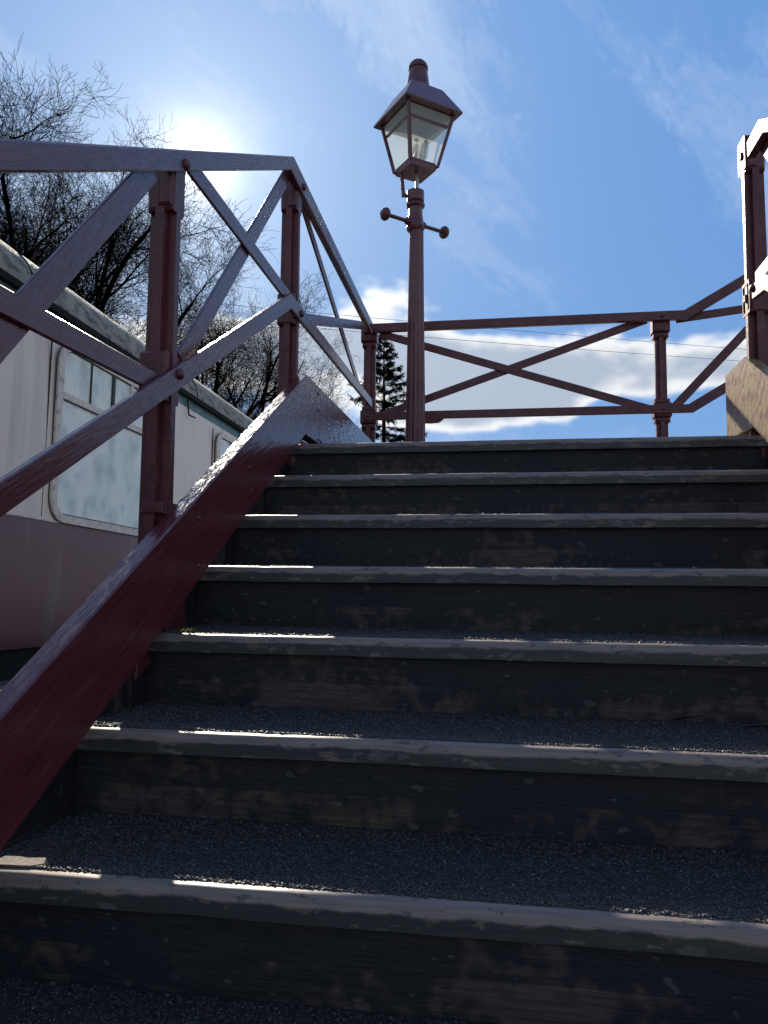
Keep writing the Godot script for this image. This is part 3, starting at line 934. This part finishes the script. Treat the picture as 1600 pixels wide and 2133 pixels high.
	# burner: mantles and a small reflector on a stem
	var bu := MB.new()
	var c0: Vector3 = cen.call(2.99)
	bu.lathe(c0, Vector3.UP, [[0.0, 0.045], [0.02, 0.04], [0.035, 0.02], [0.06, 0.012], [0.11, 0.01]], 16)
	put("burner", bu, M.pipe, lan)
	for q in [Vector3(-0.03, 0.07, 0.02), Vector3(0.035, 0.07, 0.0), Vector3(0.0, 0.07, -0.035)]:
		var mt := MB.new()
		mt.lathe(c0 + q, Vector3.UP, [[0.0, 0.012], [0.02, 0.018], [0.06, 0.020], [0.10, 0.016], [0.115, 0.008]], 14)
		put("mantle", mt, M.mantle, lan)
	# stem and cranked gas pipe between collar and tray
	var st := MB.new()
	st.tube(Vector3(0.002, h.call(2.84), 0.0), Vector3(0.0, h.call(2.97), 0.0), 0.0125, 0.011, 12)
	put("stem", st, M.pipe, lan)
	var gp := MB.new()
	var q0 := Vector3(-0.05, h.call(2.815), 0.02)
	var q1 := Vector3(-0.078, h.call(2.822), 0.025)
	var q2 := Vector3(-0.092, h.call(2.966), 0.015)
	gp.tube(q0, q1, 0.012, 0.012, 10)
	gp.tube(q1 - Vector3(0, 0.01, 0), q2, 0.012, 0.012, 10)
	put("gas_pipe", gp, m, lan)

# ------------------------------------------------------------------ carriage
func rrect(z0: float, z1: float, y0: float, y1: float, r: float, n := 7) -> PackedVector2Array:
	var p := PackedVector2Array()
	for c in [[z1 - r, y1 - r, 0.0], [z0 + r, y1 - r, 0.5], [z0 + r, y0 + r, 1.0], [z1 - r, y0 + r, 1.5]]:
		for i in n + 1:
			var a: float = (c[2] + 0.5 * i / n) * PI
			p.append(Vector2(c[0] + cos(a) * r, c[1] + sin(a) * r))
	return p

func ring(b: MB, outer: PackedVector2Array, inner: PackedVector2Array, x0: float, x1: float) -> void:
	# raised frame between two outlines of as many points, in the plane x = const; points are (z, y)
	var k := outer.size()
	for i in k:
		var j := (i + 1) % k
		var o0 := outer[i]; var o1 := outer[j]; var n0 := inner[i]; var n1 := inner[j]
		if o0.distance_to(o1) < 1e-6: continue
		b.quad(Vector3(x1, o0.y, o0.x), Vector3(x1, o1.y, o1.x), Vector3(x1, n1.y, n1.x), Vector3(x1, n0.y, n0.x), Vector3.RIGHT)
		var e := (o1 - o0).normalized()
		var nn := Vector3(0, -e.x, e.y)
		b.quad(Vector3(x0, o0.y, o0.x), Vector3(x0, o1.y, o1.x), Vector3(x1, o1.y, o1.x), Vector3(x1, o0.y, o0.x), nn)
		b.quad(Vector3(x0, n0.y, n0.x), Vector3(x0, n1.y, n1.x), Vector3(x1, n1.y, n1.x), Vector3(x1, n0.y, n0.x), -nn)

func build_carriage() -> void:
	var s := thing("railway_carriage", "weathered cream and maroon railway carriage with clouded windows standing behind the stair railing", "train carriage", Vector3(-2.9, 0, -2.9))
	s.rotation.x = -0.030
	var zA := 9.0
	var zB := -12.0
	var zm := (zA + zB) * 0.5
	var zl := zA - zB
	var f := Transform3D(Basis(Vector3(0, 0, -1), Vector3(0, 1, 0), Vector3(1, 0, 0)), Vector3.ZERO)
	# body shell: side profile (x, y) swept along z; slight tumblehome below the waist
	var prof_red := [Vector2(-0.075, 0.045), Vector2(-0.045, 0.12), Vector2(-0.012, 0.40), Vector2(0.0, 0.70), Vector2(0.0, 0.852)]
	var prof_cream := [Vector2(0.0, 0.852), Vector2(0.0, 1.4), Vector2(-0.012, 1.9), Vector2(-0.03, 2.135)]
	var sweep := func(prof: Array, mat: Material, called: String) -> void:
		var b := MB.new()
		var segs := 14
		for i in prof.size() - 1:
			var a: Vector2 = prof[i]
			var c: Vector2 = prof[i + 1]
			var ta: Vector2 = prof[mini(i + 1, prof.size() - 1)] - prof[maxi(i - 1, 0)]
			var tc: Vector2 = prof[mini(i + 2, prof.size() - 1)] - prof[i]
			var na := Vector3(ta.y, -ta.x, 0).normalized()
			var nc := Vector3(tc.y, -tc.x, 0).normalized()
			for k in segs:
				var z0 := lerpf(zA, zB, float(k) / segs)
				var z1 := lerpf(zA, zB, float(k + 1) / segs)
				b.squad(Vector3(a.x, a.y, z0), Vector3(a.x, a.y, z1), Vector3(c.x, c.y, z1), Vector3(c.x, c.y, z0), na, na, nc, nc, Vector2(-z0, -a.y), Vector2(-z1, -a.y), Vector2(-z1, -c.y), Vector2(-z0, -c.y))
		put(called, b, mat, s)
	sweep.call(prof_red, M.coach_red, "lower_panel")
	sweep.call(prof_cream, M.cream, "upper_panel")
	sweep.call([Vector2(-0.03, 2.135), Vector2(-0.036, 2.235)], M.coach_green, "cantrail_band")
	# far side, floor and ends close the body
	var hull := MB.new()
	hull.box(Vector3(-1.40, 1.14, zm), Vector3(2.60, 2.16, zl - 0.02), 0.01)
	put("body", hull, M.coach_red, s)
	# gutter and roof
	var gt := MB.new()
	gt.box(Vector3(-0.022, 2.246, zm), Vector3(0.056, 0.044, zl), 0.010)
	put("gutter", gt, M.coach_dark, s)
	var roof := MB.new()
	var rp := []
	for i in 25:
		var a := PI * i / 24.0
		var cx := cos(a)
		rp.append(Vector2(-1.40 + signf(cx) * 1.362 * pow(absf(cx), 0.62), 2.262 + 0.50 * pow(sin(a), 0.85)))
	var segs2 := 24
	for i in 24:
		var a: Vector2 = rp[i]
		var c: Vector2 = rp[i + 1]
		var t0: Vector2 = (rp[mini(i + 1, 24)] - rp[maxi(i - 1, 0)]).normalized()
		var t1: Vector2 = (rp[mini(i + 2, 24)] - rp[i]).normalized()
		var n0 := Vector3(t0.y, -t0.x, 0)
		var n1 := Vector3(t1.y, -t1.x, 0)
		for k in segs2:
			var z0 := lerpf(zA, zB, float(k) / segs2)
			var z1 := lerpf(zA, zB, float(k + 1) / segs2)
			roof.squad(Vector3(a.x, a.y, z0), Vector3(a.x, a.y, z1), Vector3(c.x, c.y, z1), Vector3(c.x, c.y, z0), n0, n0, n1, n1)
	for e in [zA, zB]:
		for i in 23:
			var nn := Vector3(0, 0, signf(e))
			roof.tri(Vector3(-1.4, 2.26, e), Vector3(rp[i].x, rp[i].y, e), Vector3(rp[i + 1].x, rp[i + 1].y, e), nn, nn, nn)
	put("roof", roof, M.coach_roof, s)
	# seams across the roof and small rib over each
	for k in 8:
		var z := zA - 1.3 - k * 2.62
		var b := MB.new()
		for i in 10:
			b.limb(PackedVector3Array([Vector3(rp[i].x, rp[i].y, z), Vector3(rp[i + 1].x, rp[i + 1].y, z)]), PackedFloat32Array([0.007, 0.007]), 5)
		put("roof_seam", b, M.coach_roof, s)
	# waist moulding
	var wm := MB.new()
	wm.box(Vector3(0.001, 0.853, zm), Vector3(0.008, 0.010, zl), 0.002)
	put("waist_strip", wm, M.coach_frame, s)
	# windows every 2.79 m: pane, rounded frame, transom, sliding ventilators
	for k in range(-2, 4):
		var zc := -1.09 - k * 2.79
		if zc < zB + 1 or zc > zA - 1: continue
		var w := group_node("window", s)
		var z0 := zc - 0.635
		var z1 := zc + 0.635
		var y0 := 0.905
		var y1 := 2.02
		var outer := rrect(z0 - 0.067, z1 + 0.067, y0 - 0.057, y1 + 0.047, 0.165)
		var rim := rrect(z0 - 0.062, z1 + 0.062, y0 - 0.052, y1 + 0.042, 0.16)
		var inner := rrect(z0, z1, y0, y1, 0.11)
		var fr := MB.new()
		ring(fr, rim, inner, 0.001, 0.022)
		put("frame", fr, M.coach_frame, w)
		var rb := MB.new()
		ring(rb, outer, rim, 0.001, 0.006)
		put("rubber_seal", rb, M.rubber, w)
		var pn := MB.new()
		pn.prism(yz_of(inner), f, 0.0035, 0.0065, 0.0005)
		put("pane", pn, M.coach_pane, w)
		var gk := MB.new()
		ring(gk, inner, rrect(z0 + 0.009, z1 - 0.009, y0 + 0.009, y1 - 0.009, 0.102), 0.004, 0.0105)
		put("gasket", gk, M.rubber, w)
		var tr := MB.new()
		tr.box(Vector3(0.010, 1.695, zc), Vector3(0.026, 0.045, 1.27), 0.004)
		put("transom", tr, M.coach_frame, w)
		for q in [zc + 0.29, zc - 0.02, zc - 0.30]:
			var mu := MB.new()
			mu.box(Vector3(0.0085, 1.865, q), Vector3(0.02, 0.305, 0.010 if q > zc else 0.04), 0.003)
			put("mullion", mu, M.rubber if q > zc - 0.1 else M.coach_frame, w)
		var ln := MB.new()
		ln.box(Vector3(0.0125, 1.670, zc), Vector3(0.016, 0.008, 1.26), 0.002)
		put("lower_bead", ln, M.rubber, w)
		for q in [zc + 0.76, zc - 0.90]:
			var sm := MB.new()
			sm.box(Vector3(-0.004, 1.47, q), Vector3(0.012, 1.20, 0.006), 0.001)
			put("panel_seam", sm, M.rubber, w)
		# drip hook beyond the window
		var hk := MB.new()
		hk.tube(Vector3(-0.02, 2.20, zc - 1.42), Vector3(0.0, 2.06, zc - 1.42), 0.008, 0.007, 6)
		hk.tube(Vector3(0.0, 2.06, zc - 1.42), Vector3(0.03, 2.05, zc - 1.50), 0.008, 0.006, 6)
		put("lamp_iron", hk, M.coach_dark, w)
	# underframe, bogies, wheels
	var sb := MB.new()
	sb.box(Vector3(-0.16, -0.06, zm), Vector3(0.10, 0.20, zl - 0.3), 0.01)
	put("solebar", sb, M.coach_dark, s)
	var fb := MB.new()
	fb.box(Vector3(-0.05, -0.155, zm), Vector3(0.16, 0.022, zl - 4.0), 0.004)
	put("footboard", fb, M.steel, s)
	for bz in [5.8, -8.8]:
		var bg := group_node("bogie", s)
		var bf := MB.new()
		bf.box(Vector3(-0.42, -0.42, bz), Vector3(0.10, 0.22, 3.3), 0.02)
		bf.box(Vector3(-2.35, -0.42, bz), Vector3(0.10, 0.22, 3.3), 0.02)
		bf.box(Vector3(-1.4, -0.35, bz), Vector3(2.0, 0.2, 0.4), 0.02)
		put("bogie_frame", bf, M.coach_dark, bg)
		for wz in [1.3, -1.3]:
			var wl := MB.new()
			for wx in [-0.68, -2.12]:
				wl.lathe(Vector3(wx - 0.06, -0.62, bz + wz), Vector3.RIGHT, [[0.0, 0.46], [0.03, 0.46], [0.035, 0.435], [0.12, 0.43], [0.12, 0.1]], 28)
			wl.tube(Vector3(-2.3, -0.62, bz + wz), Vector3(-0.45, -0.62, bz + wz), 0.08, 0.08, 12)
			put("wheelset", wl, M.steel, bg)

func yz_of(p: PackedVector2Array) -> PackedVector2Array:
	var r := PackedVector2Array()
	for q in p:
		var e := Vector2(-q.x, q.y)
		if r.is_empty() or r[r.size() - 1].distance_to(e) > 1e-5: r.append(e)
	return r

# ------------------------------------------------------------------ trees
func bare_tree(at: Vector3, height: float, spread: float, sd: int, label: String, forks: int, dense := 5) -> void:
	var t := thing("bare_tree", label, "tree", at, "leafless trees in a row beyond the carriage")
	var r := RandomNumberGenerator.new()
	r.seed = sd
	var trunk := MB.new()
	var limbs := MB.new()
	var twigs := MB.new()
	var stack := []
	var tr0 := height * 0.021
	# trunk with a slow bend, splitting into leaders
	var pts := PackedVector3Array()
	var rad := PackedFloat32Array()
	var p := Vector3(0, -0.3, 0)
	var dir := Vector3(r.randf_range(-0.06, 0.06), 1, r.randf_range(-0.06, 0.06)).normalized()
	var split := height * r.randf_range(0.34, 0.42)
	for i in 7:
		pts.append(p); rad.append(tr0 * (1.25 if i == 0 else 1.0) * (1.0 - 0.05 * i))
		p += dir * split / 6.0
		dir = (dir + Vector3(r.randf_range(-0.07, 0.07), 0.05, r.randf_range(-0.07, 0.07))).normalized()
	trunk.limb(pts, rad, 9)
	var top := pts[6]
	for k in forks:
		var a := TAU * (k + r.randf_range(-0.25, 0.25)) / forks
		var lean := r.randf_range(0.25, 0.62)
		stack.append([top - dir * r.randf() * split * 0.12, Vector3(cos(a) * lean, 1.0, sin(a) * lean).normalized(), (height - split) * r.randf_range(0.62, 0.80), rad[6] * r.randf_range(0.6, 0.8), 1])
	# side limbs low on the trunk
	for k in 3:
		var f := r.randf_range(0.5, 0.98)
		var a := r.randf() * TAU
		stack.append([pts[int(f * 6.0)], Vector3(cos(a), r.randf_range(0.15, 0.6), sin(a)).normalized(), spread * r.randf_range(0.7, 1.0), rad[6] * r.randf_range(0.3, 0.45), 2])
	while not stack.is_empty():
		var e: Array = stack.pop_back()
		var q: Vector3 = e[0]
		var d: Vector3 = e[1]
		var ln: float = e[2]
		var r0: float = e[3]
		var lev: int = e[4]
		var k := 7 if lev <= 2 else (5 if lev == 3 else (4 if lev == 4 else 3))
		var bp := PackedVector3Array()
		var br := PackedFloat32Array()
		var wob := 0.20 if lev <= 2 else 0.36
		var r_end := maxf(r0 * (0.30 if lev < 4 else 0.45), 0.0042)
		var kids := 0
		match lev:
			1: kids = 7
			2: kids = 6
			3: kids = dense
			4: kids = 3
			5: kids = 2
		var made := 0
		for i in k + 1:
			bp.append(q); br.append(lerpf(r0, r_end, pow(float(i) / k, 0.8)))
			var fr := float(i) / k
			if lev < 6 and fr > (0.16 if lev > 1 else 0.2):
				var want := int(ceil(kids * (fr - 0.1) / 0.9))
				while made < want:
					made += 1
					var side := d.cross(Vector3(r.randf_range(-1, 1), r.randf_range(-1, 1), r.randf_range(-1, 1))).normalized()
					var spreadk := r.randf_range(0.6, 1.4)
					var cd := (d + side * spreadk + Vector3(0, 0.16 if lev < 4 else 0.10, 0)).normalized()
					if lev == 1 and cd.y < 0.1: cd.y = 0.15
					var cl := ln * r.randf_range(0.36, 0.62) * (1.0 - 0.25 * fr)
					if lev == 4: cl = r.randf_range(0.45, 0.95)
					elif lev == 5: cl = r.randf_range(0.28, 0.6)
					elif lev == 3: cl = maxf(cl, 0.8)
					stack.append([q, cd.normalized(), cl, maxf(br[i] * r.randf_range(0.45, 0.7), 0.0048), lev + 1])
			q += d * ln / k
			var up := 0.05 if lev < 3 else 0.05
			if lev == 2 or lev == 3: up = r.randf_range(-0.04, 0.12)
			d = (d + Vector3(r.randf_range(-wob, wob), r.randf_range(-wob, wob) + up, r.randf_range(-wob, wob))).normalized()
		if lev <= 2: limbs.limb(bp, br, 6)
		elif lev == 3: limbs.limb(bp, br, 4)
		else: twigs.limb(bp, br, 3)
	# bring the crown to its height
	var most := 0.1
	for q in twigs.v: most = maxf(most, q.y)
	t.scale = Vector3.ONE * (height / most)
	put("trunk", trunk, M.bark, t)
	put("limbs", limbs, M.bark, t)
	var tw := put("crown", twigs, M.twig, t)
	tw.set_meta("kind", "stuff")

func spruce(at: Vector3, height: float, width: float) -> void:
	var t := thing("spruce_tree", "dark green spruce tree rising beyond the landing railing beside the lamp post", "tree", at)
	var r := RandomNumberGenerator.new()
	r.seed = 77
	var tk := MB.new()
	tk.limb(PackedVector3Array([Vector3(0, -0.3, 0), Vector3(0.04, height * 0.5, 0.02), Vector3(0.0, height, 0)]), PackedFloat32Array([0.17, 0.10, 0.012]), 8)
	put("trunk", tk, M.spruce_bark, t)
	var br := MB.new()
	var nd := MB.new()
	var y := height - 0.1
	while y > 1.0:
		var f := (height - y) / height
		var len_ := (0.12 + pow(f, 0.85) * width) * r.randf_range(0.7, 1.15)
		var num := 4 + int(r.randf() * 3.0)
		var a0 := r.randf() * TAU
		for k in num:
			var a := a0 + TAU * k / num + r.randf_range(-0.3, 0.3)
			var l := len_ * r.randf_range(0.55, 1.2)
			var out := Vector3(cos(a), 0, sin(a))
			var segn := 6
			var pts := PackedVector3Array()
			var rad := PackedFloat32Array()
			var rise := r.randf_range(0.1, 0.5) if f < 0.3 else r.randf_range(-0.25, 0.15)
			for i in segn + 1:
				var u := float(i) / segn
				pts.append(Vector3(0, y, 0) + out * l * u + Vector3(0, l * (rise * u - 0.28 * u * u + 0.22 * u * u * u), 0))
				rad.append(lerpf(0.016, 0.004, u))
			br.limb(pts, rad, 3)
			if r.randf() < 0.06: continue
			# hanging branchlets with short needles
			var m := int(l * 36.0) + 10
			for i in m:
				var u := pow(r.randf_range(0.05, 1.0), 0.6)
				var idx := mini(int(u * segn), segn - 1)
				var base := pts[idx].lerp(pts[idx + 1], u * segn - idx)
				var sd := out.cross(Vector3.UP) * (1.0 if r.randf() < 0.5 else -1.0)
				var bd := (out * r.randf_range(0.2, 0.9) + sd * r.randf_range(0.2, 1.0) + Vector3(0, r.randf_range(-0.65, 0.25), 0)).normalized()
				var bl := r.randf_range(0.12, 0.32) * (0.7 + 0.5 * f)
				for q in 9:
					var c := base + bd * bl * (q + 0.5) / 9.0
					var w := Vector3(r.randf_range(-1, 1), r.randf_range(-1, 1), r.randf_range(-1, 1)).normalized()
					var tip := c + (bd * 0.5 + w).normalized() * r.randf_range(0.06, 0.11)
					var nn := (tip - c).cross(bd).normalized()
					var sw := nn.cross(tip - c).normalized() * 0.017
					nd.v.append(c + sw); nd.v.append(c - sw); nd.v.append(tip)
					for z in 3: nd.n.append(nn)
		y -= r.randf_range(0.16, 0.30) + f * 0.12
	put("branches", br, M.spruce_bark, t)
	var o := put("crown", nd, M.needle, t)
	o.set_meta("kind", "stuff")

# ------------------------------------------------------------------ surroundings
func build_wires() -> void:
	var ends := [[Vector3(-26.0, 8.9, -12.95), Vector3(27.0, 8.4, -32.8), "upper overhead wire crossing the sky behind the landing railing"], [Vector3(-26.0, 8.25, -12.7), Vector3(27.0, 7.55, -31.1), "lower overhead wire crossing the sky behind the landing railing"]]
	for e in ends:
		var b := MB.new()
		var pts := PackedVector3Array()
		var rad := PackedFloat32Array()
		for i in 41:
			var u := i / 40.0
			var p: Vector3 = e[0].lerp(e[1], u)
			p.y -= 4.0 * u * (1.0 - u) * 0.35
			pts.append(p); rad.append(0.0065)
		b.limb(pts, rad, 5)
		var w := put_mesh("overhead_wire", b.mesh(M.wire), self)
		w.name = numbered("overhead_wire")
		w.set_meta("label", e[2]); w.set_meta("category", "wire"); w.set_meta("group", "overhead wires")
	for q in [[Vector3(-26.0, -1.2, -12.83), "wooden pole carrying the overhead wires beyond the trees"], [Vector3(27.0, -1.2, -31.95), "wooden pole carrying the overhead wires across the field"]]:
		var s := thing("utility_pole", q[1], "pole", q[0])
		var b := MB.new()
		b.limb(PackedVector3Array([Vector3(0, -0.4, 0), Vector3(0, 10.4, 0)]), PackedFloat32Array([0.16, 0.11]), 10)
		put("shaft", b, M.pole_wood, s)
		var c := MB.new()
		c.box(Vector3(0, 9.55, 0.0), Vector3(0.10, 0.10, 2.0), 0.01)
		put("cross_arm", c, M.pole_wood, s)

func build_ground() -> void:
	var g := MB.new()
	g.quad(Vector3(-600, -1.25, -600), Vector3(600, -1.25, -600), Vector3(600, -1.25, 600), Vector3(-600, -1.25, 600), Vector3.UP)
	structure("ground", g, M.grass)
	var p := MB.new()
	p.box(Vector3(2.75, -0.80, -10), Vector3(10.3, 0.92, 60), 0.01)
	structure("platform", p, M.platform)
	var ed := structure("platform_edging", edge_mb(), M.slab)
	ed.set_meta("kind", "structure")
	var tb := MB.new()
	tb.prism(PackedVector2Array([Vector2(-6.2, -1.24), Vector2(-5.6, -1.16), Vector2(-2.95, -1.16), Vector2(-2.85, -1.24)]), Transform3D(), -60, 40, 0.001)
	structure("track_bed", tb, M.ballast)
	for x in [-3.58, -5.02]:
		var rl := MB.new()
		rl.prism(PackedVector2Array([Vector2(-0.07, 0.0), Vector2(0.07, 0.0), Vector2(0.07, 0.012), Vector2(0.01, 0.03), Vector2(0.01, 0.10), Vector2(0.035, 0.11), Vector2(0.035, 0.14), Vector2(-0.035, 0.14), Vector2(-0.035, 0.11), Vector2(-0.01, 0.10), Vector2(-0.01, 0.03), Vector2(-0.07, 0.012)]), Transform3D(Basis(), Vector3(x, -1.165, 0)), -60, 40, 0.001)
		structure("track_rail" if x > -4 else "track_rail_001", rl, M.steel)

func edge_mb() -> MB:
	var b := MB.new()
	b.box(Vector3(-2.28, -0.368, -10), Vector3(0.55, 0.07, 60), 0.008)
	return b

# ------------------------------------------------------------------ scene
func _ready() -> void:
	rng.seed = 4242
	# camera
	var cam := Camera3D.new()
	cam.name = "camera"
	add_child(cam)
	cam.basis = Basis(Vector3.UP, deg_to_rad(9.02115)) * Basis(Vector3.RIGHT, deg_to_rad(4.83056)) * Basis(Vector3.BACK, deg_to_rad(0.49237))
	cam.position = Vector3(0, 0.50017, 1.17268)
	cam.fov = 67.598
	cam.near = 0.05
	cam.far = 1500.0
	cam.current = true
	# sky and exposure
	var env := Environment.new()
	env.background_mode = Environment.BG_SKY
	var sky := Sky.new()
	var pano := PanoramaSkyMaterial.new()
	pano.panorama = sky_texture()
	sky.sky_material = pano
	env.sky = sky
	env.tonemap_mode = Environment.TONE_MAPPER_LINEAR
	env.tonemap_exposure = 1.9
	env.sdfgi_enabled = true
	env.ssao_enabled = true
	env.ssil_enabled = true
	var we := WorldEnvironment.new()
	we.name = "environment"
	we.environment = env
	add_child(we)
	# sun
	var sun := DirectionalLight3D.new()
	sun.name = "sun"
	add_child(sun)
	var sd := sun_dir()
	sun.look_at_from_position(sd * 50.0, Vector3.ZERO, Vector3.UP)
	sun.light_energy = 1.6
	sun.light_angular_distance = 0.5
	sun.light_color = Color(1.0, 0.95, 0.87)
	sun.shadow_enabled = true

	make_materials()
	build_ground()
	build_stairs()
	build_upper_flight()
	side_railing(-1.0, 0.834, "maroon iron railing with crossed braces along the carriage side of the stairs", true)
	side_railing(1.0, 0.905, "maroon iron railing on the open side of the stairs ending at the landing", false)
	build_landing_railing()
	build_lamp()
	build_carriage()
	bare_tree(Vector3(-12.8, -1.25, -11.2), 14.0, 4.6, 301, "leafless tree reaching over the near end of the carriage roof", 4, 6)
	bare_tree(Vector3(-12.0, -1.25, -16.4), 15.4, 4.6, 302, "leafless tree with thick upright limbs behind the carriage roof", 5, 5)
	bare_tree(Vector3(-14.6, -1.25, -20.0), 16.6, 4.8, 303, "tall leafless tree standing back from the row, its crown above the handrail", 5, 5)
	bare_tree(Vector3(-12.6, -1.25, -20.8), 15.4, 4.4, 304, "leafless tree whose twigs reach up to the sun", 5, 6)
	bare_tree(Vector3(-12.2, -1.25, -29.0), 15.4, 5.2, 305, "leafless tree with drooping side limbs seen through the crossed braces", 5, 6)
	bare_tree(Vector3(-12.6, -1.25, -37.0), 16.2, 5.0, 306, "leafless tree at the far end of the row beside the top of the stairs", 4)
	for q in [[Vector3(0.385, 0.196, -0.585), 0.5, "dry pale grass stem lying curved on a tread"], [Vector3(0.52, 0.194, -0.55), -0.5, "short dry grass stem lying flat on a tread"]]:
		var st := MB.new()
		var sp := PackedVector3Array()
		var sr := PackedFloat32Array()
		for i in 9:
			var u := i / 8.0
			sp.append(Vector3((u - 0.5) * 0.062, 0.001 + u * (0.014 if q[1] > 0 else 0.002), q[1] * 0.02 * u * u)); sr.append(lerpf(0.0014, 0.0008, u))
		st.limb(sp, sr, 5)
		var so := thing("grass_stem", q[2], "grass", q[0])
		put("stalk", st, M.straw, so)
	spruce(Vector3(-4.05, -1.25, -24.0), 10.0, 3.0)
	build_wires()
